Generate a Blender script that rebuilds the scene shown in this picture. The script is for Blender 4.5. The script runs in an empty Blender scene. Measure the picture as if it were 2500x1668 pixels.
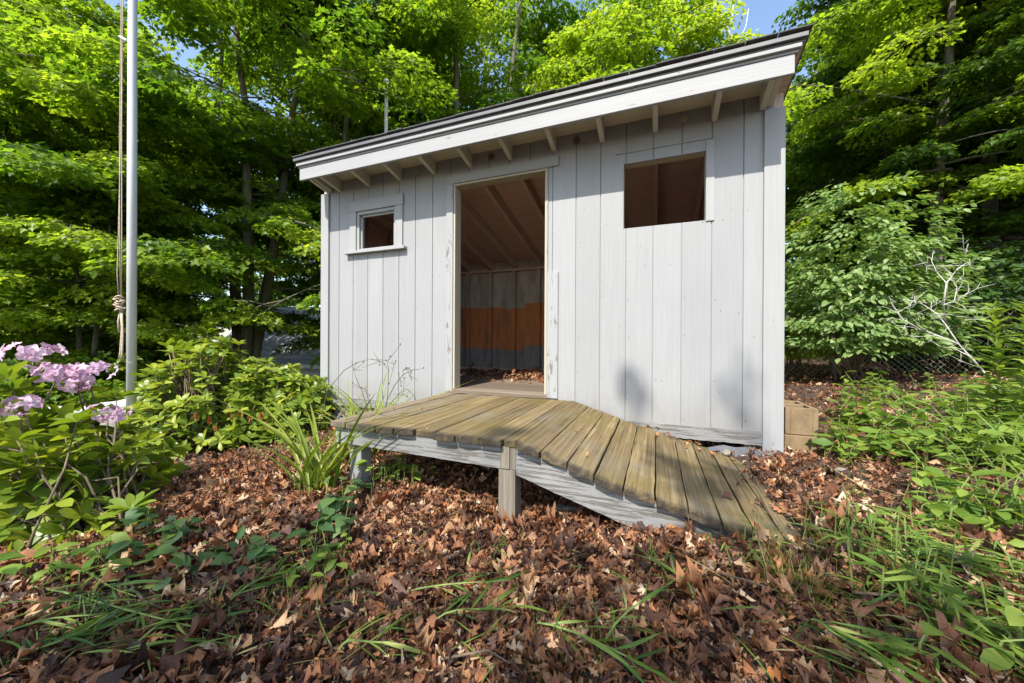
import bpy, math
import numpy as np
from mathutils import Vector, Matrix

SC = bpy.context.scene
COL = SC.collection
rng = np.random.default_rng(11)

# ------------------------------------------------------------------ camera
FPX, CW, CH = 894.4, 2500.0, 1668.0
CAM = np.array([3.5368, -3.0802, 0.9393])
_a, _t, _r = math.radians(21.5398), math.radians(-0.1072), math.radians(0.2964)
_f = np.array([-math.sin(_a), math.cos(_a), 0.0]); _ri = np.array([math.cos(_a), math.sin(_a), 0.0]); _up = np.array([0, 0, 1.0])
FWD = _f*math.cos(_t) + _up*math.sin(_t); _u2 = _up*math.cos(_t) - _f*math.sin(_t)
RGT = _ri*math.cos(_r) + _u2*math.sin(_r); UPV = _u2*math.cos(_r) - _ri*math.sin(_r)
cam_d = bpy.data.cameras.new('camera'); cam_d.sensor_width = 36; cam_d.lens = FPX*36/CW
cam_d.clip_start = 0.03; cam_d.clip_end = 600
cam = bpy.data.objects.new('camera', cam_d); COL.objects.link(cam)
cam.matrix_world = Matrix([[RGT[0], UPV[0], -FWD[0], CAM[0]], [RGT[1], UPV[1], -FWD[1], CAM[1]], [RGT[2], UPV[2], -FWD[2], CAM[2]], [0, 0, 0, 1]])
SC.camera = cam

# ------------------------------------------------------------------ light
SUN_TO = Vector((-0.06, -1.0, 1.22)).normalized()
world = bpy.data.worlds.new('World'); SC.world = world; world.use_nodes = True
wn = world.node_tree; wn.nodes.clear()
sky = wn.nodes.new('ShaderNodeTexSky'); sky.sky_type = 'NISHITA'; sky.sun_disc = False
sky.sun_elevation = math.asin(SUN_TO.z); sky.sun_rotation = math.atan2(SUN_TO.x, SUN_TO.y)
sky.air_density = 1.0; sky.dust_density = 1.1; sky.ozone_density = 0.55
bg = wn.nodes.new('ShaderNodeBackground'); bg.inputs['Strength'].default_value = 0.15
wo = wn.nodes.new('ShaderNodeOutputWorld')
wn.links.new(sky.outputs[0], bg.inputs[0]); wn.links.new(bg.outputs[0], wo.inputs[0])
sl = bpy.data.lights.new('sun', 'SUN'); sl.energy = 3.7; sl.angle = math.radians(0.53); sl.color = (1.0, 0.95, 0.87)
so = bpy.data.objects.new('sun', sl); COL.objects.link(so)
so.rotation_euler = (-SUN_TO).to_track_quat('-Z', 'Y').to_euler(); so.location = (0, -10, 12)
SC.view_settings.view_transform = 'Standard'; SC.view_settings.look = 'None'
SC.view_settings.exposure = 1.22; SC.view_settings.gamma = 1
SC.cycles.max_bounces = 8; SC.cycles.diffuse_bounces = 4; SC.cycles.transparent_max_bounces = 8
SC.cycles.use_denoising = True

# ------------------------------------------------------------------ helpers
def ray(x, y):
    """direction through a point of the photo (2350 px wide view)"""
    x, y = x*CW/2350, y*CW/2350
    return FWD + (x - CW/2)/FPX*RGT - (y - CH/2)/FPX*UPV
def at_depth(x, y, d): return CAM + ray(x, y)*d
def terrain(x, y):
    x = np.asarray(x, float); y = np.asarray(y, float)
    r = np.clip(x - 2.7, 0, None); rr = 4*(1 - np.exp(-r/4))
    l = np.clip(1.1 - x, 0, None); ll = 12*(1 - np.exp(-l/12))
    yy = np.clip(y, -4, 14)
    h = 0.105*rr - 0.095*ll - 0.02*ll*np.clip(yy - 0.5, 0, 12) + 0.028*np.clip(yy, -3, 12)*np.clip(rr, 0, 3)/3
    h = h + 0.018*np.sin(2.3*x + 1.1*y) + 0.014*np.sin(3.1*y - 1.7*x + 1.0) + 0.008*np.sin(6.1*x + 5.3*y)
    return h + 0.012
def ground(x, y):
    d = ray(x, y); t = 0.3
    for _ in range(4000):
        p = CAM + d*t
        if p[2] <= terrain(p[0], p[1]): break
        t += 0.004 + 0.002*t
    p = CAM + d*t
    return np.array([p[0], p[1], float(terrain(p[0], p[1]))])

def thing(name, label, cat, loc=(0, 0, 0), group=None):
    o = bpy.data.objects.new(name, None); COL.objects.link(o); o.location = loc
    o.empty_display_size = 0.1
    o['label'] = label; o['category'] = cat
    if group: o['group'] = group
    return o
def tag(o, label=None, cat=None, group=None, kind=None):
    if label: o['label'] = label
    if cat: o['category'] = cat
    if group: o['group'] = group
    if kind: o['kind'] = kind
    return o

class MB:
    """collects shapes into ONE mesh; every vertex carries a random number 'rnd'"""
    def __init__(s): s.v = []; s.f = []; s.r = []
    def add(s, verts, faces, rnd=0.5):
        n = len(s.v); s.v += [tuple(map(float, p)) for p in verts]; s.f += [tuple(i + n for i in f) for f in faces]
        s.r += [rnd]*len(verts)
    def box(s, x0, x1, y0, y1, z0, z1, rnd=0.5):
        s.hexa([(x0, y0, z0), (x1, y0, z0), (x1, y1, z0), (x0, y1, z0), (x0, y0, z1), (x1, y0, z1), (x1, y1, z1), (x0, y1, z1)], rnd)
    def hexa(s, p, rnd=0.5):
        s.add(p, [(3, 2, 1, 0), (4, 5, 6, 7), (0, 1, 5, 4), (1, 2, 6, 5), (2, 3, 7, 6), (3, 0, 4, 7)], rnd)
    def tube(s, pts, rad, n=6, rnd=0.5, cap=True):
        pts = [np.array(p, float) for p in pts]; N = len(pts)
        if not hasattr(rad, '__len__'): rad = [rad]*N
        vs = []; prev = None
        for i, p in enumerate(pts):
            t = pts[min(i+1, N-1)] - pts[max(i-1, 0)]; t = t/(np.linalg.norm(t) + 1e-9)
            if prev is None:
                a = np.array([0, 0, 1.0]) if abs(t[2]) < 0.9 else np.array([1.0, 0, 0])
                u = np.cross(t, a)
            else: u = prev - t*np.dot(prev, t)
            u = u/(np.linalg.norm(u) + 1e-9); w = np.cross(t, u); prev = u
            for k in range(n):
                c, q = math.cos(2*math.pi*k/n), math.sin(2*math.pi*k/n)
                vs.append(p + rad[i]*(c*u + q*w))
        fs = [(i*n + k, i*n + (k+1) % n, (i+1)*n + (k+1) % n, (i+1)*n + k) for i in range(N-1) for k in range(n)]
        if cap: fs += [tuple(range(n))[::-1], tuple((N-1)*n + k for k in range(n))]
        s.add(vs, fs, rnd)
    def build(s, name, mat, parent=None, bevel=0, smooth=False, loc=None):
        me = bpy.data.meshes.new(name); me.from_pydata(s.v, [], s.f); me.update()
        at = me.attributes.new('rnd', 'FLOAT', 'POINT'); at.data.foreach_set('value', np.array(s.r, np.float32))
        if smooth: me.polygons.foreach_set('use_smooth', [True]*len(me.polygons))
        me.materials.append(mat)
        o = bpy.data.objects.new(name, me); COL.objects.link(o)
        if parent: o.parent = parent
        if loc is not None: o.location = loc
        if bevel:
            m = o.modifiers.new('bevel', 'BEVEL'); m.width = bevel; m.segments = 2; m.limit_method = 'ANGLE'; m.angle_limit = 0.9
        return o

class Cloud:
    """many copies of small leaf templates merged into one mesh (numpy)"""
    def __init__(s): s.V = []; s.L = []; s.S = []; s.R = []; s.n = 0
    def add(s, tmpl, pos, X, Y, Z, size, rnd):
        """X,Y,Z: (M,3) axes, pos (M,3), size (M,)"""
        tv, tf = tmpl; M = len(pos)
        if M == 0: return
        size = np.broadcast_to(np.asarray(size, float), (M,))
        v = (tv[None, :, 0, None]*X[:, None] + tv[None, :, 1, None]*Y[:, None] + tv[None, :, 2, None]*Z[:, None])*size[:, None, None] + pos[:, None]
        lo = np.concatenate([np.asarray(f) for f in tf]); sz = np.array([len(f) for f in tf])
        s.V.append(v.reshape(-1, 3).astype(np.float32))
        s.L.append((lo[None] + (np.arange(M)*len(tv))[:, None] + s.n).ravel().astype(np.int32))
        s.S.append(np.tile(sz, M).astype(np.int32))
        s.R.append(np.repeat(np.asarray(rnd, np.float32), len(tv)))
        s.n += M*len(tv)
    def build(s, name, mat, parent=None, smooth=False, loc=None):
        V = np.concatenate(s.V); L = np.concatenate(s.L); S = np.concatenate(s.S); R = np.concatenate(s.R)
        me = bpy.data.meshes.new(name)
        me.vertices.add(len(V)); me.vertices.foreach_set('co', V.ravel())
        me.loops.add(len(L)); me.loops.foreach_set('vertex_index', L)
        me.polygons.add(len(S)); st = np.zeros(len(S), np.int32); st[1:] = np.cumsum(S)[:-1]
        me.polygons.foreach_set('loop_start', st)
        if smooth: me.polygons.foreach_set('use_smooth', np.ones(len(S), bool))
        me.update(calc_edges=True)
        at = me.attributes.new('rnd', 'FLOAT', 'POINT'); at.data.foreach_set('value', R)
        me.materials.append(mat)
        o = bpy.data.objects.new(name, me); COL.objects.link(o)
        if parent: o.parent = parent
        if loc is not None: o.location = loc
        return o

def norm(v): return v/(np.linalg.norm(v, axis=-1, keepdims=True) + 1e-9)
def frames(tip, nrm):
    """leaf axes: Y along the leaf, Z its normal"""
    Y = norm(tip); Z = norm(nrm - Y*np.sum(nrm*Y, -1, keepdims=True)); X = np.cross(Y, Z)
    return X, Y, Z
def rdir(n, r=None): return norm((r or rng).normal(size=(n, 3)))

# leaf templates: unit length along +Y, stalk at the origin
def strip_leaf(ws, curl=0.0, fold=0.0, twist=0.0, jit=0.0, seed=0, bend=0.0):
    q = np.random.default_rng(seed); n = len(ws); v = []
    for i, w in enumerate(ws):
        t = i/(n-1); z = curl*(t - t*t)*2 - bend*t*t
        tw = twist*t; j = q.normal(size=3)*jit
        v.append((j[0]*0.4, t, z + j[2]))
        for sg in (-1, 1):
            jj = q.normal(size=3)*jit
            v.append((sg*w*math.cos(tw) + jj[0], t + jj[1]*0.6, z + fold*abs(w) + sg*w*math.sin(tw) + jj[2]))
    f = []
    for i in range(n-1):
        m, m2 = 3*i, 3*(i+1)
        f += [(m, m2, m2+1, m+1), (m+2, m2+2, m2, m)]
    return np.array(v), f
def star_leaf(fold=0.15, droop=0.15, seed=0, jit=0.0, curl=0.0):
    """five lobed maple outline as a fan round the leaf's heart"""
    q = np.random.default_rng(seed)
    P = [(0, 0.0), (0.17, 0.06), (0.40, 0.02), (0.30, 0.22), (0.56, 0.42), (0.30, 0.45), (0.22, 0.62), (0, 1.0)]
    out = P + [(-x, y) for x, y in P[-2:0:-1]]
    v = [(0, 0.25, 0)]
    for x, y in out:
        j = q.normal(size=3)*jit
        v.append((x + j[0], y + j[1], fold*abs(x) - droop*y*y - curl*x*x + j[2]))
    n = len(out)
    return np.array(v), [(0, 1 + k, 1 + (k+1) % n) for k in range(n)]

MAPLE = [star_leaf(0.15, 0.2, 1), star_leaf(-0.25, 0.3, 2, 0.03), star_leaf(0.3, 0.1, 3, 0.03)]
OVATE = [strip_leaf([0.0, 0.17, 0.25, 0.20, 0.0], 0.05, 0.25, 0, 0.0, 1, 0.15), strip_leaf([0.0, 0.2, 0.27, 0.18, 0.0], 0.0, 0.1, 0.2, 0.01, 2, 0.3)]
RHODO = [strip_leaf([0.02, 0.10, 0.165, 0.18, 0.15, 0.0], 0.02, 0.18, 0, 0.0, 1, 0.18), strip_leaf([0.02, 0.11, 0.17, 0.19, 0.16, 0.0], 0.06, 0.1, 0.15, 0.0, 2, 0.05), strip_leaf([0.02, 0.10, 0.16, 0.175, 0.14, 0.0], 0.0, 0.35, -0.1, 0.0, 3, 0.3)]
LANCE = [strip_leaf([0.01, 0.05, 0.065, 0.055, 0.035, 0.0], 0.0, 0.3, 0.3, 0.0, 1, 0.25), strip_leaf([0.01, 0.045, 0.06, 0.05, 0.03, 0.0], 0.05, 0.2, -0.4, 0.0, 2, 0.1)]
BLADE = [strip_leaf([0.006, 0.012, 0.013, 0.012, 0.009, 0.005, 0.0], 0, 0.3, 0.3, 0, 1, 0.55), strip_leaf([0.006, 0.012, 0.013, 0.011, 0.008, 0.004, 0.0], 0, 0.3, -0.3, 0, 2, 0.25)]
HEART = [strip_leaf([0.22, 0.40, 0.40, 0.28, 0.12, 0.0], 0.05, 0.12, 0, 0.0, 1, 0.2), strip_leaf([0.2, 0.38, 0.42, 0.3, 0.13, 0.0], 0.0, 0.2, 0.1, 0.0, 2, 0.1)]
def oak_widths(n, ph, k):
    t = np.linspace(0, 1, n); env = 0.36*np.sin(np.pi*np.clip(t*0.93 + 0.05, 0, 1))**0.75
    w = env*(0.62 + 0.38*np.cos(2*math.pi*k*t + ph)); w[0] = 0.015; w[-1] = 0.0
    return w
DRY = []
for q in range(6):
    DRY.append(strip_leaf(oak_widths(12, 0.5*q, 3.2), [-.25, .2, .35, -.1, .3, -.3][q], [0.5, -0.5, 0.9, 0.2, -0.8, 0.6][q], [0.6, -0.9, 1.4, -0.4, 0.9, -1.5][q], 0.02, 40 + q, [0.1, .35, -.2, .3, 0, .2][q]))
for q in range(5):
    DRY.append(strip_leaf(oak_widths(10, 0.9*q, 2.4), [.5, -.6, .2, .7, -.3][q], [1.6, -1.5, 2.2, 1.2, -2.0][q], [1.0, -2.0, 2.6, 0.4, -1.0][q], 0.045, 90 + q, [-.4, .5, .3, .8, -.6][q]))
for q in range(3): DRY.append(strip_leaf([0.02, 0.05, 0.07, 0.06, 0.03, 0.0], [.3, -.3, .6][q], 0.6, [1, -1, 2][q], 0.03, 110 + q, 0.2))
for q in range(4): DRY.append(star_leaf([0.5, -0.5, 0.8, 0.2][q], [0.3, -0.2, 0.5, 0.1][q], 60 + q, 0.05, [0.6, -0.6, 0.9, -1.2][q]))
for q in range(3): DRY.append(strip_leaf([0.01, 0.16, 0.24, 0.27, 0.2, 0.1, 0.0], [0.2, -0.3, 0.1][q], [0.9, -0.7, 1.3][q], [0.8, -0.8, 1.6][q], 0.02, 70 + q, 0.2))

# ------------------------------------------------------------------ materials
def new_mat(name):
    m = bpy.data.materials.new(name); m.use_nodes = True; nt = m.node_tree; nt.nodes.clear()
    out = nt.nodes.new('ShaderNodeOutputMaterial'); b = nt.nodes.new('ShaderNodeBsdfPrincipled')
    nt.links.new(b.outputs[0], out.inputs[0]); return m, nt, b, out
def N(nt, t, **k):
    n = nt.nodes.new(t)
    for a, v in k.items():
        if a.startswith('i_'):
            key = a[2:]; key = int(key) if key.isdigit() else key
            n.inputs[key].default_value = v
        else: setattr(n, a, v)
    return n
def coords(nt, scale, kind='Object', rot=(0, 0, 0)):
    tc = N(nt, 'ShaderNodeTexCoord'); mp = N(nt, 'ShaderNodeMapping'); mp.inputs['Scale'].default_value = scale
    mp.inputs['Rotation'].default_value = rot
    nt.links.new(tc.outputs[kind], mp.inputs[0]); return mp.outputs[0]
def noise(nt, vec, scale=1.0, detail=4, rough=0.55, w=None):
    n = N(nt, 'ShaderNodeTexNoise'); n.inputs['Scale'].default_value = scale; n.inputs['Detail'].default_value = detail; n.inputs['Roughness'].default_value = rough
    nt.links.new(vec, n.inputs['Vector']); return n.outputs[0]
def ramp(nt, fac, stops, interp='LINEAR'):
    r = N(nt, 'ShaderNodeValToRGB'); cr = r.color_ramp; cr.interpolation = interp
    while len(cr.elements) < len(stops): cr.elements.new(0.5)
    for e, (p, c) in zip(cr.elements, stops):
        e.position = p; e.color = (c, c, c, 1) if not hasattr(c, '__len__') else (*c, 1)
    if fac is not None: nt.links.new(fac, r.inputs[0])
    return r.outputs[0]
def mixc(nt, fac, a, b, mode='MIX'):
    m = N(nt, 'ShaderNodeMix', data_type='RGBA', blend_type=mode)
    for s, v in ((0, fac), (6, a), (7, b)):
        if hasattr(v, 'is_linked') or hasattr(v, 'links'): nt.links.new(v, m.inputs[s])
        elif hasattr(v, '__len__'): m.inputs[s].default_value = (*v, 1)
        else: m.inputs[s].default_value = v
    return m.outputs[2]
def math_(nt, op, a, b=0.0):
    m = N(nt, 'ShaderNodeMath', operation=op)
    for i, v in enumerate((a, b)):
        if hasattr(v, 'links'): nt.links.new(v, m.inputs[i])
        else: m.inputs[i].default_value = v
    return m.outputs[0]
def bump(nt, b, h, dist=0.003, strength=0.6):
    n = N(nt, 'ShaderNodeBump'); n.inputs['Distance'].default_value = dist; n.inputs['Strength'].default_value = strength
    nt.links.new(h, n.inputs['Height']); nt.links.new(n.outputs[0], b.inputs['Normal'])
def attr(nt, name='rnd'):
    return N(nt, 'ShaderNodeAttribute', attribute_name=name).outputs['Fac']

def paint_mat(name, col, peel=0.0, axis='z', under=(0.16, 0.14, 0.12), dots=True, grime=0.5):
    m, nt, b, out = new_mat(name)
    st = {'z': (70, 70, 1.6), 'x': (1.6, 70, 70), 'y': (70, 1.6, 70)}[axis]
    sp = {'z': (14, 14, 3.0), 'x': (3.0, 14, 14), 'y': (14, 3.0, 14)}[axis] if peel < 0.7 else {'z': (38, 38, 2.0), 'x': (2.0, 38, 38), 'y': (38, 2.0, 38)}[axis]
    grain = noise(nt, coords(nt, st), 1, 5, 0.65)
    big = noise(nt, coords(nt, (1, 1, 1)), 1.7, 5, 0.6)
    c = mixc(nt, ramp(nt, big, [(0.3, 0.0), (0.75, 1.0)]), [x*(1 - 0.16*grime) for x in col], col)
    c = mixc(nt, math_(nt, 'MULTIPLY', ramp(nt, grain, [(0.35, 1.0), (0.62, 0.0)]), 0.85 if peel > 0.7 else 0.3), c, [x*0.68 for x in col])
    chip = noise(nt, coords(nt, sp), 2.2, 9, 0.72)
    lo = 0.74 - 0.27*peel
    cm = ramp(nt, chip, [(lo, 0.0), (lo + 0.015, 1.0)])
    wood = mixc(nt, grain, [x*0.55 for x in under], [x*1.5 for x in under])
    c = mixc(nt, cm, c, wood)
    if dots:
        vo = N(nt, 'ShaderNodeTexVoronoi'); vo.inputs['Scale'].default_value = 7.0; nt.links.new(coords(nt, (1, 1, 1)), vo.inputs['Vector'])
        near = ramp(nt, vo.outputs['Distance'], [(0.03, 1.0), (0.045, 0.0)])
        sep = N(nt, 'ShaderNodeSeparateColor'); nt.links.new(vo.outputs['Color'], sep.inputs[0])
        gate = ramp(nt, sep.outputs[0], [(0.72, 0.0), (0.74, 1.0)])
        c = mixc(nt, math_(nt, 'MULTIPLY', near, gate), c, (0.10, 0.085, 0.075))
    if name == 'siding_paint':
        sp2 = N(nt, 'ShaderNodeSeparateXYZ'); nt.links.new(coords(nt, (1, 1, 1)), sp2.inputs[0])
        sm = noise(nt, coords(nt, (5, 5, 2.2)), 2.0, 8, 0.7)
        low = math_(nt, 'ADD', sp2.outputs[2], math_(nt, 'MULTIPLY', sm, 0.7))
        c = mixc(nt, ramp(nt, low, [(0.60, 0.45), (0.92, 0.0)]), c, (0.20, 0.18, 0.15))
        scuff = noise(nt, coords(nt, (26, 26, 5)), 1.5, 10, 0.78)
        c = mixc(nt, ramp(nt, scuff, [(0.655, 0.0), (0.69, 0.55)]), c, (0.16, 0.14, 0.12))
        vo2 = N(nt, 'ShaderNodeTexVoronoi'); vo2.inputs['Scale'].default_value = 16.0; nt.links.new(coords(nt, (1, 1, 0.6)), vo2.inputs['Vector'])
        se2 = N(nt, 'ShaderNodeSeparateColor'); nt.links.new(vo2.outputs['Color'], se2.inputs[0])
        c = mixc(nt, math_(nt, 'MULTIPLY', ramp(nt, vo2.outputs['Distance'], [(0.05, 1.0), (0.075, 0.0)]), ramp(nt, se2.outputs[1], [(0.86, 0.0), (0.88, 0.8)])), c, (0.12, 0.10, 0.09))
        c = mixc(nt, math_(nt, 'GREATER_THAN', attr(nt), 1.5), c, (0.11, 0.075, 0.055))
        tone = math_(nt, 'ADD', math_(nt, 'MULTIPLY', math_(nt, 'MINIMUM', attr(nt), 1.0), 0.10), 0.95)
        hs = N(nt, 'ShaderNodeHueSaturation'); nt.links.new(c, hs.inputs['Color']); nt.links.new(tone, hs.inputs['Value']); c = hs.outputs[0]
    nt.links.new(c, b.inputs['Base Color']); b.inputs['Roughness'].default_value = 0.62
    hgt = math_(nt, 'SUBTRACT', math_(nt, 'MULTIPLY', grain, 0.6), math_(nt, 'MULTIPLY', cm, 0.9))
    bump(nt, b, hgt, 0.0022, 0.6)
    return m

def wood_mat(name, dark, mid, light, axis='y', moss=None, grey=0.0, rough=0.85):
    m, nt, b, out = new_mat(name)
    st = {'z': (60, 60, 1.3), 'x': (1.3, 60, 60), 'y': (60, 1.3, 60)}[axis]
    rnd = attr(nt)
    off = N(nt, 'ShaderNodeCombineXYZ'); 
    for i in range(3): nt.links.new(math_(nt, 'MULTIPLY', rnd, 37.0 + 11*i), off.inputs[i])
    va = N(nt, 'ShaderNodeVectorMath', operation='ADD'); nt.links.new(coords(nt, st), va.inputs[0]); nt.links.new(off.outputs[0], va.inputs[1])
    grain = noise(nt, va.outputs[0], 1, 7, 0.7)
    big = noise(nt, coords(nt, (1, 1, 1)), 3.1, 5, 0.6)
    c = ramp(nt, grain, [(0.28, dark), (0.5, mid), (0.74, light)])
    tone = N(nt, 'ShaderNodeHueSaturation'); tone.inputs['Saturation'].default_value = 1.0
    nt.links.new(c, tone.inputs['Color']); nt.links.new(math_(nt, 'ADD', math_(nt, 'MULTIPLY', rnd, 0.55), 0.72), tone.inputs['Value'])
    c = tone.outputs[0]
    if moss: c = mixc(nt, math_(nt, 'MULTIPLY', ramp(nt, big, [(0.46, 0.0), (0.66, 1.0)]), 0.6), c, moss)
    if grey:
        b2 = noise(nt, coords(nt, (1, 1, 1)), 1.6, 6, 0.65)
        c = mixc(nt, math_(nt, 'MULTIPLY', ramp(nt, b2, [(0.5, 0.0), (0.68, 1.0)]), grey), c, (0.17, 0.15, 0.125))
    spot = noise(nt, coords(nt, (1, 1, 1)), 9, 6, 0.7)
    c = mixc(nt, ramp(nt, spot, [(0.66, 0.0), (0.74, 0.8)]), c, [x*0.5 for x in dark])
    if name == 'mossy_deck_wood':
        sp = N(nt, 'ShaderNodeSeparateXYZ'); nt.links.new(coords(nt, (1, 1, 1)), sp.inputs[0])
        e = math_(nt, 'ADD', sp.outputs[1], math_(nt, 'MULTIPLY', noise(nt, coords(nt, (14, 3, 14)), 1.5, 6, 0.7), 0.20))
        c = mixc(nt, ramp(nt, math_(nt, 'ADD', e, 2.0), [(0.705, 0.92), (0.765, 0.0)]), c, (0.028, 0.023, 0.02))
        xx = math_(nt, 'ADD', sp.outputs[0], math_(nt, 'MULTIPLY', noise(nt, coords(nt, (3, 3, 3)), 2, 6, 0.7), 0.8))
        c = mixc(nt, ramp(nt, math_(nt, 'SUBTRACT', xx, 1.6), [(0.38, 0.65), (0.75, 0.0)]), c, (0.20, 0.165, 0.13))
        fib = noise(nt, coords(nt, (150, 2.2, 150)), 1, 5, 0.7); c = mixc(nt, ramp(nt, fib, [(0.56, 0.0), (0.66, 0.55)]), c, (0.035, 0.026, 0.016))
    if name == 'bare_plywood':
        vo = N(nt, 'ShaderNodeTexVoronoi'); vo.inputs['Scale'].default_value = 9.0; nt.links.new(coords(nt, (1, 1.6, 1)), vo.inputs['Vector'])
        c = mixc(nt, ramp(nt, vo.outputs['Distance'], [(0.08, 0.75), (0.13, 0.0)]), c, (0.12, 0.07, 0.05))
    nt.links.new(c, b.inputs['Base Color']); b.inputs['Roughness'].default_value = rough
    b.inputs['Specular IOR Level'].default_value = 0.25
    bump(nt, b, grain, 0.004, 0.8)
    return m

def leaf_mat(name, stops, trans=0.4, gloss=0.25, rough=0.45, tint=(1.5, 1.55, 0.6), vary=None):
    """stops: colour ramp over the per-leaf random number"""
    m, nt, b, out = new_mat(name)
    c = ramp(nt, attr(nt), stops)
    nt.links.new(c, b.inputs['Base Color']); b.inputs['Roughness'].default_value = rough
    b.inputs['Specular IOR Level'].default_value = gloss
    tr = N(nt, 'ShaderNodeBsdfTranslucent')
    tc = mixc(nt, 1.0, c, tint, 'MULTIPLY'); nt.links.new(tc, tr.inputs[0])
    mx = N(nt, 'ShaderNodeMixShader'); mx.inputs[0].default_value = trans
    nt.links.new(b.outputs[0], mx.inputs[1]); nt.links.new(tr.outputs[0], mx.inputs[2]); nt.links.new(mx.outputs[0], out.inputs[0])
    return m

def plain(name, col, rough=0.6, metal=0.0, var=0.15, scale=6, bmp=0.0):
    m, nt, b, out = new_mat(name)
    n = noise(nt, coords(nt, (1, 1, 1)), scale, 6, 0.65)
    c = mixc(nt, ramp(nt, n, [(0.3, 0.0), (0.7, 1.0)]), [x*(1 - var) for x in col], [min(1, x*(1 + var)) for x in col])
    nt.links.new(c, b.inputs['Base Color']); b.inputs['Roughness'].default_value = rough; b.inputs['Metallic'].default_value = metal
    if bmp: bump(nt, b, noise(nt, coords(nt, (1, 1, 1)), scale*8, 6, 0.7), bmp, 0.8)
    return m

PAINT = (0.296, 0.299, 0.300)
M_SIDING = paint_mat('siding_paint', PAINT, 0.06, 'z')
M_TRIMZ = paint_mat('trim_paint_upright', (0.318, 0.320, 0.317), 0.30, 'z')
M_DOORTRIM = paint_mat('door_trim_paint', (0.318, 0.320, 0.317), 0.62, 'z')
M_TRIMX = paint_mat('trim_paint_level', (0.318, 0.320, 0.317), 0.3, 'x')
M_TRIMY = paint_mat('rafter_paint', (0.56, 0.53, 0.45), 0.05, 'y', dots=False)  # tone raised: light bounced under the eave is put into the paint
M_PEELX = paint_mat('peeling_paint_level', (0.30, 0.298, 0.288), 0.80, 'x', under=(0.12, 0.11, 0.095), dots=False, grime=2.6)
M_PEELZ = paint_mat('peeling_paint_upright', (0.29, 0.29, 0.285), 0.6, 'z', under=(0.24, 0.2, 0.15), dots=False)
M_CREAM = paint_mat('cream_jamb_paint', (0.42, 0.375, 0.28), 0.2, 'z')
M_SOFFIT = paint_mat('soffit_paint', (0.58, 0.53, 0.41), 0.2, 'x')  # lightened likewise to stand in for the bounced light
M_DECK = wood_mat('mossy_deck_wood', (0.048, 0.036, 0.019), (0.15, 0.108, 0.050), (0.29, 0.22, 0.115), 'y', moss=(0.135, 0.102, 0.026), grey=0.65)
M_POST = wood_mat('weathered_post_wood', (0.09, 0.075, 0.055), (0.19, 0.165, 0.13), (0.30, 0.27, 0.225), 'z')
M_PLY = wood_mat('bare_plywood', (0.46, 0.30, 0.235), (0.62, 0.42, 0.34), (0.70, 0.53, 0.45), 'x')
M_JOIST = wood_mat('interior_rafter_wood', (0.38, 0.28, 0.22), (0.56, 0.42, 0.34), (0.66, 0.52, 0.43), 'y')
M_FLOOR = wood_mat('floor_board_wood', (0.09, 0.068, 0.048), (0.16, 0.125, 0.09), (0.235, 0.19, 0.145), 'x', rough=0.8)
M_DARKWOOD = wood_mat('frame_timber', (0.05, 0.04, 0.03), (0.12, 0.1, 0.075), (0.2, 0.16, 0.12), 'x')
M_SHINGLE = plain('roof_shingle', (0.08, 0.08, 0.082), 0.9, 0, 0.4, 40, 0.003)
M_DRIP = plain('grey_drip_edge', (0.125, 0.128, 0.13), 0.5, 0.1, 0.15, 12)
M_STEEL = plain('galvanised_steel', (0.45, 0.46, 0.47), 0.4, 0.8, 0.15, 20)
M_POLE = plain('painted_pole', (0.58, 0.58, 0.57), 0.42, 0.0, 0.06, 5)
M_ROPE = plain('weathered_rope', (0.42, 0.34, 0.25), 0.9, 0, 0.35, 60, 0.002)
M_BLOCK = plain('tan_concrete_block', (0.20, 0.138, 0.075), 0.95, 0, 0.28, 14, 0.003)
M_ROCK = plain('pale_stone', (0.24, 0.21, 0.165), 0.9, 0, 0.25, 18, 0.003)
M_SLATE = plain('grey_slate', (0.10, 0.105, 0.115), 0.85, 0, 0.25, 14, 0.002)
M_BARK = None

def bark_mat(name, a, b_, moss=(0.11, 0.12, 0.03), k=0.5):
    m, nt, b, out = new_mat(name)
    g = noise(nt, coords(nt, (9, 9, 1.2)), 2, 8, 0.7); big = noise(nt, coords(nt, (1, 1, 0.6)), 1.3, 4)
    c = ramp(nt, g, [(0.3, a), (0.68, b_)]); c = mixc(nt, math_(nt, 'MULTIPLY', ramp(nt, big, [(0.45, 0.0), (0.6, 1.0)]), k), c, moss)
    nt.links.new(c, b.inputs['Base Color']); b.inputs['Roughness'].default_value = 0.95; bump(nt, b, g, 0.02, 0.9)
    return m
M_BARK = bark_mat('maple_bark', (0.06, 0.05, 0.04), (0.20, 0.17, 0.13))
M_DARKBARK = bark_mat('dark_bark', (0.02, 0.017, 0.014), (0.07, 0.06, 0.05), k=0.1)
M_BIRCH = bark_mat('lichen_bark', (0.28, 0.28, 0.27), (0.66, 0.66, 0.63), (0.25, 0.27, 0.2), 0.3)
M_STEM = bark_mat('stem_bark', (0.09, 0.06, 0.04), (0.24, 0.18, 0.12), k=0.2)
M_DEAD = plain('bleached_dead_wood', (0.55, 0.52, 0.47), 0.9, 0, 0.2, 30)
M_DRYSTEM = plain('dry_stalk', (0.10, 0.085, 0.05), 0.9, 0, 0.3, 30)
M_GREENSTEM = plain('green_stalk', (0.16, 0.22, 0.05), 0.7, 0, 0.3, 30)

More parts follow.
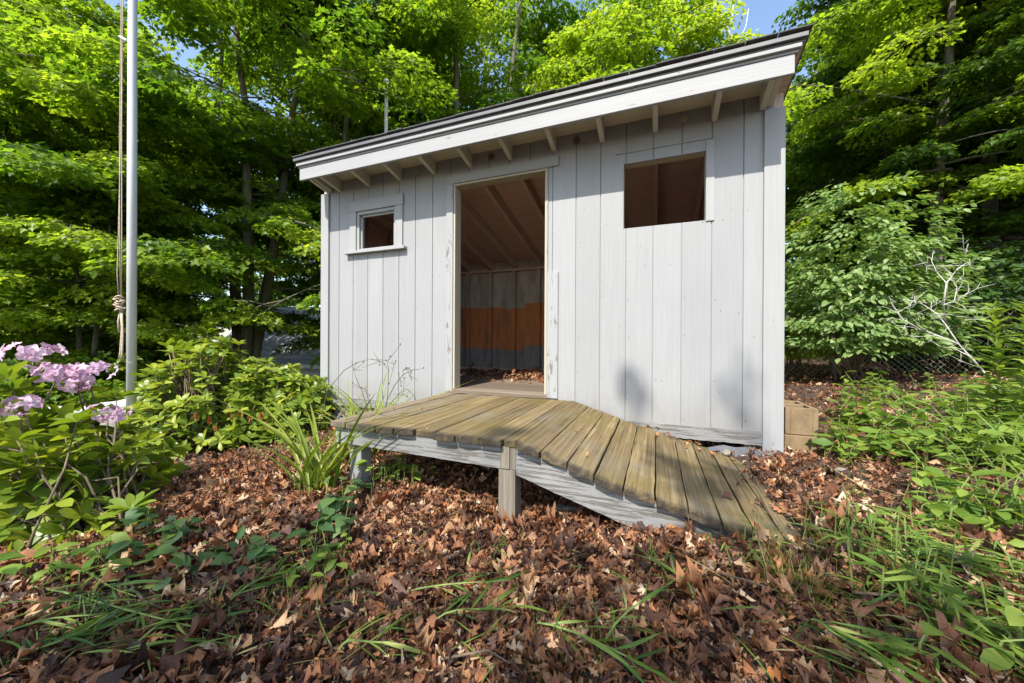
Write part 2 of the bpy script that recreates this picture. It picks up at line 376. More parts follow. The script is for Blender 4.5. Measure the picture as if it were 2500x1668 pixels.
M_MAPLE = leaf_mat('maple_leaf', [(0, (0.06, 0.135, 0.014)), (0.45, (0.14, 0.235, 0.020)), (0.8, (0.25, 0.34, 0.030)), (1, (0.35, 0.41, 0.045))], 0.6, 0.4, 0.4, (1.6, 1.6, 0.7))
M_MAPLE2 = leaf_mat('bright_maple_leaf', [(0, (0.14, 0.22, 0.02)), (0.5, (0.24, 0.34, 0.03)), (1, (0.36, 0.42, 0.05))], 0.58, 0.35, 0.42)
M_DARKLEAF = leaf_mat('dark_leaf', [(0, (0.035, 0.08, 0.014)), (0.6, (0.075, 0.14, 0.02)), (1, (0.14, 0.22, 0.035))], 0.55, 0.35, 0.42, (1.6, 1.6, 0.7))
M_SHADELEAF = leaf_mat('shaded_understory_leaf', [(0, (0.018, 0.045, 0.009)), (0.6, (0.036, 0.075, 0.013)), (1, (0.065, 0.115, 0.02))], 0.25, 0.3, 0.45)  # darker leaf copy: the shade of the wood is put into its colour
M_SHRUB = leaf_mat('viburnum_leaf', [(0, (0.10, 0.18, 0.045)), (0.6, (0.19, 0.28, 0.085)), (1, (0.30, 0.38, 0.15))], 0.38, 0.4, 0.45)
M_RHODO = leaf_mat('rhododendron_leaf', [(0, (0.09, 0.165, 0.02)), (0.5, (0.21, 0.275, 0.028)), (0.9, (0.33, 0.37, 0.04)), (1, (0.40, 0.40, 0.06))], 0.36, 0.45, 0.38, (1.4, 1.4, 0.5))
M_WEED = leaf_mat('weed_leaf', [(0, (0.07, 0.14, 0.02)), (0.5, (0.15, 0.235, 0.035)), (1, (0.27, 0.34, 0.06))], 0.38, 0.25, 0.5)
M_IVY = leaf_mat('ivy_leaf', [(0, (0.03, 0.075, 0.025)), (0.6, (0.065, 0.125, 0.04)), (1, (0.13, 0.19, 0.06))], 0.25, 0.5, 0.35)
M_CUT = leaf_mat('cut_stalk_leaf', [(0, (0.05, 0.11, 0.022)), (0.5, (0.115, 0.195, 0.03)), (0.85, (0.23, 0.30, 0.06)), (1, (0.40, 0.34, 0.16))], 0.34, 0.25, 0.4)
M_GRASS = leaf_mat('grass_blade', [(0, (0.11, 0.10, 0.03)), (0.4, (0.13, 0.17, 0.03)), (0.8, (0.2, 0.25, 0.05)), (1, (0.36, 0.30, 0.13))], 0.35, 0.3, 0.5)
M_LILY = leaf_mat('day_lily_leaf', [(0, (0.10, 0.16, 0.02)), (0.6, (0.2, 0.26, 0.035)), (1, (0.34, 0.36, 0.08))], 0.4, 0.4, 0.4)
M_PETAL = leaf_mat('pink_petal', [(0, (0.60, 0.36, 0.51)), (0.6, (0.74, 0.53, 0.66)), (1, (0.85, 0.74, 0.81))], 0.45, 0.3, 0.5, (1.02, 0.95, 1.0))
M_DEADLEAF = leaf_mat('withered_orange_leaf', [(0, (0.26, 0.08, 0.02)), (1, (0.42, 0.17, 0.06))], 0.25, 0.2, 0.6, (1.2, 0.9, 0.7))
M_LITTER = leaf_mat('dry_fallen_leaf', [(0, (0.04, 0.02, 0.015)), (0.20, (0.12, 0.052, 0.03)), (0.38, (0.28, 0.115, 0.052)), (0.56, (0.50, 0.225, 0.095)), (0.66, (0.20, 0.115, 0.085)), (0.78, (0.58, 0.32, 0.155)), (0.91, (0.70, 0.48, 0.28)), (0.98, (0.76, 0.62, 0.45)), (1.0, (0.6, 0.2, 0.04))], 0.2, 0.35, 0.5, (1.2, 0.9, 0.7))
_nt = M_LITTER.node_tree; _b = [n for n in _nt.nodes if n.type == 'BSDF_PRINCIPLED'][0]; _src = _b.inputs['Base Color'].links[0].from_socket
_n1 = noise(_nt, coords(_nt, (1, 1, 1)), 45, 5, 0.7); _n2 = noise(_nt, coords(_nt, (1, 1, 1)), 160, 4, 0.6)
_nt.links.new(mixc(_nt, ramp(_nt, _n1, [(0.35, 0.4), (0.65, 0.0)]), _src, (0.05, 0.03, 0.022)), _b.inputs['Base Color']); bump(_nt, _b, _n2, 0.004, 0.9)

m_, nt, b, out = new_mat('forest_soil')
n1 = noise(nt, coords(nt, (1, 1, 1)), 9, 8, 0.7); n2 = noise(nt, coords(nt, (1, 1, 1)), 60, 6, 0.7)
c = ramp(nt, n2, [(0.3, (0.018, 0.012, 0.009)), (0.55, (0.075, 0.042, 0.026)), (0.75, (0.17, 0.10, 0.06))])
c = mixc(nt, ramp(nt, n1, [(0.5, 0.0), (0.7, 0.6)]), c, (0.03, 0.025, 0.02))
nt.links.new(c, b.inputs['Base Color']); b.inputs['Roughness'].default_value = 1.0; bump(nt, b, n2, 0.02, 1.0)
M_SOIL = m_

# ------------------------------------------------------------------ ground
def axis_pts(c, fine, reach, step, far):
    a = list(np.arange(-reach, reach + 1e-6, fine)); s = fine; x = reach
    while x < far: s *= step; x += s; a = [-x] + a + [x]
    return np.array(a) + c
gx = axis_pts(2.5, 0.12, 6.0, 1.25, 220); gy = axis_pts(0.0, 0.12, 5.0, 1.25, 220)
GX, GY = np.meshgrid(gx, gy); GZ = terrain(GX, GY)
nx, ny = len(gx), len(gy); idx = np.arange(nx*ny).reshape(ny, nx)
gv = np.stack([GX, GY, GZ], -1).reshape(-1, 3)
gf = np.stack([idx[:-1, :-1], idx[:-1, 1:], idx[1:, 1:], idx[1:, :-1]], -1).reshape(-1, 4)
me = bpy.data.meshes.new('ground'); me.from_pydata(gv.tolist(), [], gf.tolist()); me.materials.append(M_SOIL)
me.polygons.foreach_set('use_smooth', [True]*len(me.polygons))
go = bpy.data.objects.new('ground', me); COL.objects.link(go); tag(go, kind='structure', label='brown woodland soil sloping down towards the left')

# ------------------------------------------------------------------ the shed
M = 0.222                       # fall of the roof towards the back
W_R, D_B = 4.36, 2.32           # width, depth
def zr(y): return 2.576 - M*y   # underside of the rafters
def zs(y): return 2.706 - M*y   # underside of the roof boards
YF = -0.36                      # face of the fascia
shed = thing('garden_shed', 'pale grey wooden shed with lean-to roof, open doorway and two glassless windows', 'shed', (0, 0, 0))

GROOVE_L = [0.2516 + 0.2032*i for i in range(-1, 8)]
GROOVE_R = [2.897 + 0.2032*i for i in range(-1, 7)]
grooves = sorted([g for g in GROOVE_L if 0.1 < g < 1.72] + [1.88, 2.083, 2.286, 2.489] + [g for g in GROOVE_R if 2.6 < g < 4.3])
openings = [(0.507, 1.026, 1.905, 2.325), (1.71, 2.645, 0.0, 2.4445), (3.283, 3.872, 1.849, 2.369)]
def wall_panels(mb, xs, z0, z1, y0, y1, gap=0.006):
    for i in range(len(xs) - 1):
        xa, xb = xs[i] + gap/2, xs[i+1] - gap/2
        cuts = sorted({xa, xb} | {o for op in openings for o in op[:2] if xa < o < xb})
        for a, b_ in zip(cuts[:-1], cuts[1:]):
            segs = [(z0, z1)]
            for (oa, ob, oz0, oz1) in openings:
                if a >= oa - 1e-6 and b_ <= ob + 1e-6:
                    ns = []
                    for s0, s1 in segs:
                        if oz0 > s0: ns.append((s0, min(s1, oz0)))
                        if oz1 < s1: ns.append((max(s0, oz1), s1))
                    segs = [q for q in ns if q[1] - q[0] > 1e-4]
            for s0, s1 in segs: mb.box(a, b_, y0, y1, s0, s1, rng.random())
fw = MB(); wall_panels(fw, [0.06] + grooves + [4.30], 0.29, 2.705, 0.0, 0.010)
wall_panels(fw, [0.06, 4.30], 0.29, 2.70, 0.010, 0.022, 0.0)
for gx_ in grooves:
    for zz_ in np.arange(0.36, 2.5, 0.305):
        px_, pz_ = gx_ + 0.022 + rng.normal()*0.003, zz_ + rng.normal()*0.02
        if rng.random() < 0.55 and not any(a - .01 < px_ < b_ + .01 and c_ - .01 < pz_ < d_ + .01 for a, b_, c_, d_ in openings): fw.tube([(px_, 0.001, pz_), (px_, -0.0009, pz_)], 0.0032 + 0.001*rng.random(), 8, 2.0)
fw.build('front_wall', M_SIDING, shed, bevel=0.0015)
# interior lining, left, right and back walls
lw = MB(); z0 = 0.29
for x0, x1 in ((0.0, 0.02), (W_R - 0.02, W_R)):
    lw.hexa([(x0, 0.03, z0), (x1, 0.03, z0), (x1, D_B, z0), (x0, D_B, z0), (x0, 0.03, zs(0.03)), (x1, 0.03, zs(0.03)), (x1, D_B, zs(D_B)), (x0, D_B, zs(D_B))])
    lw.build('side_wall', M_SIDING, shed); lw = MB()
    xi = (0.0205, 0.0235) if x0 < 1 else (W_R - 0.0235, W_R - 0.0205)
    lw.hexa([(xi[0], 0.03, 0.471), (xi[1], 0.03, 0.471), (xi[1], D_B - .021, 0.471), (xi[0], D_B - .021, 0.471), (xi[0], 0.03, zs(0.03) - .01), (xi[1], 0.03, zs(0.03) - .01), (xi[1], D_B - .021, zs(D_B) - .01), (xi[0], D_B - .021, zs(D_B) - .01)])
    lw.build('wall_lining', M_PLY, shed); lw = MB()
m_, nt, b, out = new_mat('banded_back_wall')
sep = N(nt, 'ShaderNodeSeparateXYZ'); nt.links.new(coords(nt, (1, 1, 1)), sep.inputs[0])
nz = noise(nt, coords(nt, (8, 8, 2)), 1.5, 5); nb = noise(nt, coords(nt, (3, 3, 3)), 3, 4)
bay = N(nt, 'ShaderNodeMath', operation='SNAP'); nt.links.new(sep.outputs[0], bay.inputs[0]); bay.inputs[1].default_value = 0.4064
wv = N(nt, 'ShaderNodeTexWhiteNoise', noise_dimensions='1D'); nt.links.new(bay.outputs[0], wv.inputs['W'])
zz = math_(nt, 'ADD', math_(nt, 'ADD', sep.outputs[2], math_(nt, 'MULTIPLY', nb, 0.07)), math_(nt, 'MULTIPLY', wv.outputs[0], -0.09))
fac = math_(nt, 'DIVIDE', zz, 3.0)
c = ramp(nt, fac, [(0.0, (0.27, 0.275, 0.27)), (0.272, (0.66, 0.24, 0.08)), (0.49, (0.50, 0.43, 0.37))], 'CONSTANT')
c = mixc(nt, math_(nt, 'MULTIPLY', ramp(nt, nz, [(0.35, 0.0), (0.7, 1.0)]), 0.55), c, (0.14, 0.085, 0.055))
nt.links.new(c, b.inputs['Base Color']); b.inputs['Roughness'].default_value = 0.8
M_BACK = m_
bw = MB(); bw.box(0.02, W_R - 0.02, D_B - 0.02, D_B, 0.29, zs(D_B)); bw.build('back_wall', M_BACK, shed)
for i in range(11):
    x = 0.25 + i*0.4064
    if x > 4.2: break
    s = MB(); s.box(x - 0.02, x + 0.02, D_B - 0.108, D_B - 0.0205, 0.511, 2.03); s.build('wall_stud', M_BACK, shed, bevel=0.002)
pl = MB(); pl.box(0.021, W_R - 0.021, D_B - 0.11, D_B - 0.021, 2.031, 2.066); pl.box(0.021, W_R - 0.021, D_B - 0.11, D_B - 0.021, 0.472, 0.51)
pl.build('wall_plate', M_JOIST, shed, bevel=0.002)
for x in (0.024, W_R - 0.114):
    for k in range(5):
        y = 0.2 + 0.42*k; s = MB(); s.box(x, x + 0.09, y - 0.02, y + 0.02, 0.472, zs(y) - 0.02); s.build('wall_stud', M_JOIST, shed, bevel=0.002)
nog = MB(); nog.box(2.31, 2.66, D_B - 0.1, D_B - 0.022, 1.16, 1.2); nog.build('nogging', M_JOIST, shed, bevel=0.002)
# roof
rf = MB()
rx0, rx1, ry0, ry1 = 0.06, 4.375, -0.372, D_B + 0.25
rf.hexa([(rx0, ry0, zs(ry0)), (rx1, ry0, zs(ry0)), (rx1, ry1, zs(ry1)), (rx0, ry1, zs(ry1)), (rx0, ry0, zs(ry0) + 0.016), (rx1, ry0, zs(ry0) + 0.016), (rx1, ry1, zs(ry1) + 0.016), (rx0, ry1, zs(ry1) + 0.016)])
roof = rf.build('roof', M_PLY, shed)
sh = MB(); y = -0.412
k = 0
while y < ry1:
    y2 = min(y + 0.14, ry1 + 0.01)
    n = 26; xs_ = np.linspace(rx0 - 0.02, rx1 + 0.02, n)
    for i in range(n - 1):
        a, b_ = xs_[i], xs_[i+1] - 0.004; j = rng.uniform(-0.006, 0.006); lift = rng.uniform(0, 0.004)
        p = [(a, y + j, zs(y) + 0.018 + lift), (b_, y + j, zs(y) + 0.018 + lift), (b_, y2 + 0.05, zs(y2 + 0.05) + 0.018), (a, y2 + 0.05, zs(y2 + 0.05) + 0.018)]
        q = [(x, yy, z + 0.007) for x, yy, z in p]; sh.hexa(p + q, rng.random())
    y = y2
sh.build('shingles', M_SHINGLE, roof)
fa = MB(); fa.box(0.09, 4.315, YF, YF + 0.03, 2.588, 2.706); fa.build('fascia', M_TRIMX, roof, bevel=0.003)
cr = MB(); cr.box(0.075, 4.335, YF - 0.004, YF + 0.028, 2.7085, 2.7265); cr.box(0.065, 4.345, YF - 0.024, YF + 0.026, 2.7275, 2.752); cr.build('fascia_strip', M_TRIMX, roof, bevel=0.003)
dr = MB(); dr.box(0.052, 4.36, YF - 0.020, YF + 0.02, 2.7535, 2.7705); dr.box(0.045, 4.372, YF - 0.042, YF + 0.01, 2.7715, 2.799); dr.build('drip_edge', M_DRIP, roof, bevel=0.003)
XR = [0.6555 + 0.4064*i for i in range(-1, 9)]
for i, x in enumerate(XR):
    if x < 0.2: continue
    r_ = MB(); x0, x1 = x - 0.0, x + 0.038
    ya, yb = YF + 0.032, D_B - 0.03
    for (y0, y1) in ((ya, -0.0), (0.023, yb)):
        r_.hexa([(x0, y0, zr(y0)), (x1, y0, zr(y0)), (x1, y1, zr(y1)), (x0, y1, zr(y1)), (x0, y0, zs(y0) - .001), (x1, y0, zs(y0) - .001), (x1, y1, zs(y1) - .001), (x0, y1, zs(y1) - .001)])
        if y0 < 0: o = r_.build('rafter', M_TRIMY, roof, bevel=0.002); r_ = MB()
        else: r_.build('ceiling_joist', M_JOIST, roof, bevel=0.002)
for (x0, x1) in ((0.092, 0.13), (0.135, 0.165), (4.205, 4.245), (4.25, 4.285)):
    r_ = MB(); y0, y1 = YF + 0.032, -0.022
    dz = 0.0 if x1 in (0.13, 4.245) else 0.012
    r_.hexa([(x0, y0, zr(y0) + dz), (x1, y0, zr(y0) + dz), (x1, y1, zr(y1) + dz), (x0, y1, zr(y1) + dz), (x0, y0, zs(y0) - .001), (x1, y0, zs(y0) - .001), (x1, y1, zs(y1) - .001), (x0, y1, zs(y1) - .001)])
    r_.build('barge_rafter', M_TRIMY, roof, bevel=0.002)
sf = MB(); sf.hexa([(0.09, YF + .032, zs(YF) - .0085), (4.3, YF + .032, zs(YF) - .0085), (4.3, -0.001, zs(0) - .0085), (0.09, -0.001, zs(0) - .0085), (0.09, YF + .032, zs(YF) - .0035), (4.3, YF + .032, zs(YF) - .0035), (4.3, -0.001, zs(0) - .0035), (0.09, -0.001, zs(0) - .0035)])
sf.build('soffit', M_SOFFIT, roof)
for xa, xb in ((0.0005, 0.0645), (W_R - 0.0645, W_R - 0.0005)):
    t = MB(); y0, y1 = 0.024, D_B - 0.024
    t.hexa([(xa, y0, zs(y0) - .10), (xb, y0, zs(y0) - .10), (xb, y1, zs(y1) - .10), (xa, y1, zs(y1) - .10), (xa, y0, zs(y0) + .003), (xb, y0, zs(y0) + .003), (xb, y1, zs(y1) + .003), (xa, y1, zs(y1) + .003)])
    t.build('top_plate', M_JOIST, shed)
# corner boards, skirt, trims
for (x0, x1, zb, zt) in ((0.0, 0.112, 0.24, 2.58), (4.237, 4.362, 0.10, 2.578)):
    t = MB(); t.box(x0, x1, -0.022, -0.001, zb, zt); t.build('corner_board', M_TRIMZ, shed, bevel=0.003)
    t = MB(); s = 1 if x0 > 1 else -1; xx = (x1 - 0.02, x1) if s > 0 else (x0, x0 + 0.02)
    t.box(xx[0] + 0.001*s, xx[1] + 0.001*s, 0.0, 0.09, zb, zt); t.build('corner_board', M_TRIMZ, shed, bevel=0.003)
def rough_board(mb, x0, x1, y0, y1, zlo, zhi, amp, n=40):
    xs_ = np.linspace(x0, x1, n); lo = [zlo(x) + rng.normal()*amp for x in xs_]; hi = [zhi(x) + rng.normal()*amp*0.5 for x in xs_]
    v = []; f = []
    for x, a, b_ in zip(xs_, lo, hi): v += [(x, y0, a), (x, y1, a), (x, y1, b_), (x, y0, b_)]
    for i in range(n - 1):
        p = 4*i
        for k in range(4): f.append((p + k, p + 4 + k, p + 4 + (k+1) % 4, p + (k+1) % 4))
    f += [(0, 3, 2, 1)[::-1], (4*n - 4, 4*n - 3, 4*n - 2, 4*n - 1)[::-1]]
    mb.add(v, [q[::-1] for q in f])
for (x0, x1, za, zb) in ((0.114, 1.655, 0.218, 0.306), (3.30, 4.235, 0.206, 0.302)):
    t = MB(); rough_board(t, x0, x1, -0.020, -0.0015, lambda x: za, lambda x: zb, 0.002); t.build('skirt_board', M_PEELX, shed)
# doorway
dfm = MB(); dfm.box(1.645, 2.748, -0.019, -0.001, 2.4455, 2.531); dfm.build('door_head_trim', M_TRIMX, shed, bevel=0.002)
t = MB(); t.box(1.637, 1.7095, -0.017, -0.0012, 0.448, 2.4445); t.build('door_side_trim', M_DOORTRIM, shed, bevel=0.002)
t = MB(); rough_board(t, 2.655, 2.748, -0.019, -0.0012, lambda x: 0.445, lambda x: 1.535, 0.0, 3); t.box(2.646, 2.6535, -0.012, -0.0012, 0.445, 2.4445); t.build('door_side_trim', M_DOORTRIM, shed, bevel=0.002)
t = MB(); t.box(1.711, 1.73, -0.006, 0.105, 0.474, 2.425); t.build('door_jamb', M_CREAM, shed, bevel=0.002)
t = MB(); t.box(2.626, 2.644, -0.006, 0.105, 0.474, 2.425); t.build('door_jamb', M_CREAM, shed, bevel=0.002)
t = MB(); t.box(1.711, 2.644, -0.006, 0.105, 2.4255, 2.4435); t.build('door_jamb', M_CREAM, shed, bevel=0.002)
t = MB(); t.box(1.66, 2.66, -0.03, 0.0, 0.4385, 0.456); t.box(1.70, 2.66, -0.012, 0.13, 0.4565, 0.473, 0.9); t.build('threshold', M_FLOOR, shed, bevel=0.003)
fl = MB()
for k in range(4): fl.box(0.022, W_R - 0.022, 0.131 + 0.55*k, min(0.131 + 0.55*k + 0.545, D_B - 0.022), 0.45, 0.47, rng.random())
fl.build('shed_floor', M_FLOOR, shed)
ff = MB(); ff.box(0.02, W_R - 0.02, 0.024, 0.12, 0.29, 0.449); ff.box(0.02, W_R - 0.02, D_B - 0.12, D_B - 0.03, 0.2, 0.289)
for k in range(10): ff.box(0.1 + 0.46*k, 0.14 + 0.46*k, 0.121, D_B - 0.125, 0.30, 0.4495)
ff.build('floor_frame', M_DARKWOOD, shed)
# small window
w = MB(); w.box(0.426, 1.124, -0.022, -0.0012, 2.3255, 2.441); w.build('window_head', M_TRIMX, shed, bevel=0.002)
for x0, x1 in ((0.417, 0.506), (1.027, 1.118)):
    w = MB(); w.box(x0, x1, -0.018, -0.0012, 1.8965, 2.3245); w.build('window_side_trim', M_TRIMZ, shed, bevel=0.002)
w = MB(); w.box(0.372, 1.167, -0.055, 0.02, 1.868, 1.896); w.build('window_sill', M_TRIMX, shed, bevel=0.003)
w = MB()
for (x0, x1, z0_, z1_) in ((0.508, 0.54, 1.9, 2.323), (1.0, 1.025, 1.9, 2.323), (0.5405, 0.9995, 2.29, 2.323), (0.5405, 0.9995, 1.9, 1.922)): w.box(x0, x1, -0.004, 0.075, z0_, z1_)
for (x0, x1, z0_, z1_) in ((0.541, 0.56, 1.9225, 2.289), (0.541, 0.999, 2.268, 2.2895)): w.box(x0, x1, 0.022, 0.045, z0_, z1_)
w.build('window_frame', M_TRIMZ, shed, bevel=0.002)
# large window opening
w = MB()
for (x0, x1, z0_, z1_) in ((3.262, 3.2825, 1.84, 2.40), (3.8725, 3.89, 1.84, 2.40), (3.284, 3.871, 2.3695, 2.4)): w.box(x0, x1, 0.023, 0.10, z0_, z1_)
w.box(3.283, 3.871, 0.023, 0.10, 1.82, 1.847)
w.build('window_frame', M_CREAM, shed, bevel=0.002)
w = MB(); w.box(3.22, 3.92, -0.010, -0.001, 2.452, 2.459); w.build('window_drip_strip', M_TRIMX, shed)
w = MB(); w.box(3.8735, 3.93, -0.009, -0.0012, 1.84, 2.445); w.build('window_side_trim', M_TRIMZ, shed, bevel=0.002)
# round vents
M_VENT = plain('vent_plastic', (0.34, 0.31, 0.24), 0.6, 0, 0.2, 20); M_VENTD = plain('rusty_vent', (0.16, 0.09, 0.05), 0.8, 0, 0.4, 40)
for (dx, dy, mt) in ((791, 427, M_VENT), (957, 393, M_VENT), (1127, 361, M_VENTD), (1323, 324, M_VENTD), (1568, 273, M_VENT)):
    d = ray(dx, dy); tt = -CAM[1]/d[1]; p = CAM + d*tt
    v = MB(); v.tube([(p[0], -0.0005, p[2]), (p[0], -0.008, p[2])], [0.032, 0.031], 18); v.tube([(p[0], -0.0075, p[2]), (p[0], -0.014, p[2]), (p[0], -0.016, p[2])], [0.024, 0.022, 0.012], 16)
    vo = v.build('round_vent', mt, shed, bevel=0.001)
    s = MB()
    for k in range(4): s.box(p[0] - 0.016, p[0] + 0.016, -0.0185, -0.0155, p[2] - 0.012 + 0.007*k, p[2] - 0.010 + 0.007*k)
    s.build('louvre', mt, vo)
# lattice skirt under the left of the shed
lt = MB()
def lattice(mb, x0, x1, z0_, z1_, y, s=0.085):
    for sg, yy in ((1, y), (-1, y + 0.007)):
        x = x0 - (z1_ - z0_)
        while x < x1 + (z1_ - z0_):
            xa, xb = (x, x + (z1_ - z0_)) if sg > 0 else (x + (z1_ - z0_), x)
            za, zb = z0_, z1_
            if xa < x0: za += (x0 - xa)*1.0; xa = x0
            if xb < x0: zb -= (x0 - xb)*1.0; xb = x0
            if xa > x1: za += (xa - x1); xa = x1
            if xb > x1: zb -= (xb - x1); xb = x1
            if zb - za > 0.02:
                h = 0.018; mb.hexa([(xa - h, yy, za), (xa + h, yy, za), (xa + h, yy + 0.006, za), (xa - h, yy + 0.006, za), (xb - h, yy, zb), (xb + h, yy, zb), (xb + h, yy + 0.006, zb), (xb - h, yy + 0.006, zb)])
            x += s
lattice(lt, 0.03, 2.9, -0.12, 0.216, 0.004)
lt.build('lattice_skirt', M_PEELX, shed)
for x in (0.03, 1.5, 2.9):
    t = MB(); t.box(x, x + 0.09, 0.03, 0.12, -0.3, 0.289); t.build('foundation_post', M_POST, shed)
for x, y in ((0.03, D_B - 0.2), (2.1, D_B - 0.2), (4.2, D_B - 0.2), (4.14, 0.04)):
    t = MB(); t.box(x, x + 0.12, y, y + 0.12, -0.35, 0.199); t.build('foundation_post', M_POST, shed)

# ------------------------------------------------------------------ entry platform with ramp
ramp_t = thing('entry_ramp', 'weathered mossy wooden platform sloping into a ramp at the shed doorway', 'ramp', (0, 0, 0))
BX = [1.66, 1.775, 1.884, 2.018, 2.145, 2.279, 2.411, 2.547, 2.688, 2.815, 2.885, 3.014, 3.143, 3.273, 3.402, 3.535, 3.665, 3.787, 3.903, 4.015, 4.105]
def zfr(x): return float(np.interp(x, [1.6, 2.885, 3.402, 3.665, 3.99, 4.2], [0.437, 0.437, 0.288, 0.238, 0.166, 0.122]))
def zbk(x): return float(np.interp(x, [1.6, 2.885, 3.402, 3.686, 3.85, 4.2], [0.437, 0.437, 0.282, 0.209, 0.168, 0.095]))
for i in range(len(BX) - 1):
    g = (0.0012 + 0.0012*rng.random()) if BX[i] < 2.8 else (0.002 + 0.0022*rng.random()); x0, x1 = BX[i] + g, BX[i+1] - g; lift = rng.uniform(-0.003, 0.003)
    yb = -0.024 if x0 < 3.38 else (-0.026 + 0.0)
    yf = -1.385 + rng.normal()*0.007
    mb = MB(); n = 14; v = []; th = 0.034
    for k in range(n):
        t = k/(n-1); y = yf + (yb - yf)*t
        ws = rng.normal()*0.0012; rag = rng.normal()*0.003 if k == 0 else 0
        for (x, sx) in ((x0, ws), (x1, rng.normal()*0.0012)):
            zt = zfr(x)*(1 - t) + zbk(x)*t + lift
            cup = 0.0
            v += [(x + sx, y + rag, zt - th), (x + sx, y + rag, zt + cup)]
        xm = (x0 + x1)/2; zt = zfr(xm)*(1 - t) + zbk(xm)*t + lift - 0.0025
        v += [(xm, y + rag + (rng.normal()*0.004 if k == 0 else 0), zt - th), (xm, y + rag, zt)]
    f = []
    for k in range(n - 1):
        p, q = 6*k, 6*(k+1)
        f += [(p+1, p+5, q+5, q+1), (p+5, p+3, q+3, q+5), (p, q, q+4, p+4), (p+4, q+4, q+2, p+2), (p, p+1, q+1, q), (p+2, q+2, q+3, p+3)]
    f += [(0, 4, 5, 1), (4, 2, 3, 5)]; p = 6*(n-1); f += [(p, p+1, p+5, p+4), (p+4, p+5, p+3, p+2)]
    mb.add(v, f, rng.random()); mb.build('deck_board', M_DECK, ramp_t, bevel=0.003)
t = MB(); rough_board(t, 1.735, 2.795, -1.355, -1.32, lambda x: 0.303 - 0.018*(x - 1.73), lambda x: 0.4015, 0.0015); t.build('rim_board', M_PEELX, ramp_t)
t = MB(); t.box(1.672, 1.7335, -1.352, -1.26, 0.30, 0.4015); t.build('rim_block', M_PEELZ, ramp_t, bevel=0.003)
t = MB(); t.box(2.7965, 2.845, -1.358, -1.32, 0.286, 0.4015); t.box(2.8465, 2.879, -1.354, -1.315, 0.284, 0.4015, 0.2); t.build('rim_block', M_POST, ramp_t, bevel=0.003)
t = MB(); rough_board(t, 2.881, 3.86, -1.355, -1.32, lambda x: max(zfr(x) - 0.175, 0.03) if x < 3.72 else 0.085, lambda x: zfr(x) - 0.0365, 0.0015); t.build('stringer', M_PEELX, ramp_t)
t = MB(); rough_board(t, 1.70, 3.80, -0.72, -0.68, lambda x: zfr(x) - 0.15, lambda x: zfr(x)*0.5 + zbk(x)*0.5 - 0.0415, 0.0); t.build('joist', M_DARKWOOD, ramp_t)
t = MB(); rough_board(t, 1.70, 3.40, -0.10, -0.06, lambda x: zbk(x) - 0.15, lambda x: zbk(x) - 0.0415, 0.0); t.build('joist', M_DARKWOOD, ramp_t)
t = MB(); t.box(1.69, 1.73, -1.255, -0.105, 0.30, 0.4015); t.build('joist', M_PEELX, ramp_t)
for (x0, x1) in ((1.752, 1.842), (2.783, 2.875)):
    t = MB(); rough_board(t, x0, x1, -1.318 if x0 < 2 else -1.352, -1.23 if x0 < 2 else -1.262, lambda x: -0.1, lambda x: 0.401 if x0 < 2 else 0.283, 0.0, 4); t.build('post', M_POST if x0 > 2 else M_PEELZ, ramp_t, bevel=0.004)

# ------------------------------------------------------------------ concrete blocks, slates, stones
for k, (zb, lab) in enumerate(((0.075, 'tan hollow concrete block on the ground beside the shed corner'), (0.273, 'upper tan hollow concrete block stacked at the shed corner'))):
    t = MB(); x0, x1, y0, y1, zt = 4.405 + 0.006*k, 4.595 + 0.012*k, 0.12 + 0.01*k, 0.515 + 0.01*k, zb + 0.193
    w_ = 0.032
    for (a, b_, c_, d_) in ((x0, x0 + w_, y0, y1), (x1 - w_, x1, y0, y1), (x0 + w_, x1 - w_, y0, y0 + w_), (x0 + w_, x1 - w_, (y0+y1)/2 - w_/2, (y0+y1)/2 + w_/2), (x0 + w_, x1 - w_, y1 - w_, y1)): t.box(a, b_, c_, d_, zb, zt)
    bo = t.build('concrete_block', M_BLOCK, None, bevel=0.004); tag(bo, lab, 'concrete block', 'concrete blocks at the shed corner')
for k, (x, y, z, sx, sz, rz, lab) in enumerate(((3.98, -0.10, 0.145, 0.10, 0.06, 0.12, 'left grey slate fragment lying under the peeling skirt board'), (4.14, -0.075, 0.135, 0.10, 0.07, -0.2, 'right grey slate fragment leaning against the corner board'))):
    t = MB(); o = [(-1, -1), (0.2, -1.15), (1, -0.7), (0.9, 0.8), (0.1, 1), (-0.9, 0.6)]
    v = [(a*sx, 0, b_*sz) for a, b_ in o] + [(a*sx, 0.012, b_*sz) for a, b_ in o]; n = 6
    t.add(v, [tuple(range(n)), tuple(range(2*n - 1, n - 1, -1))] + [(i, i + n, (i+1) % n + n, (i+1) % n) for i in range(n)])
    so_ = t.build('slate_fragment', M_SLATE, None, bevel=0.003, loc=(x, y, z)); so_.rotation_euler = (-0.42, 0.1*k, rz); tag(so_, lab, 'slate', 'slate fragments below the shed wall')
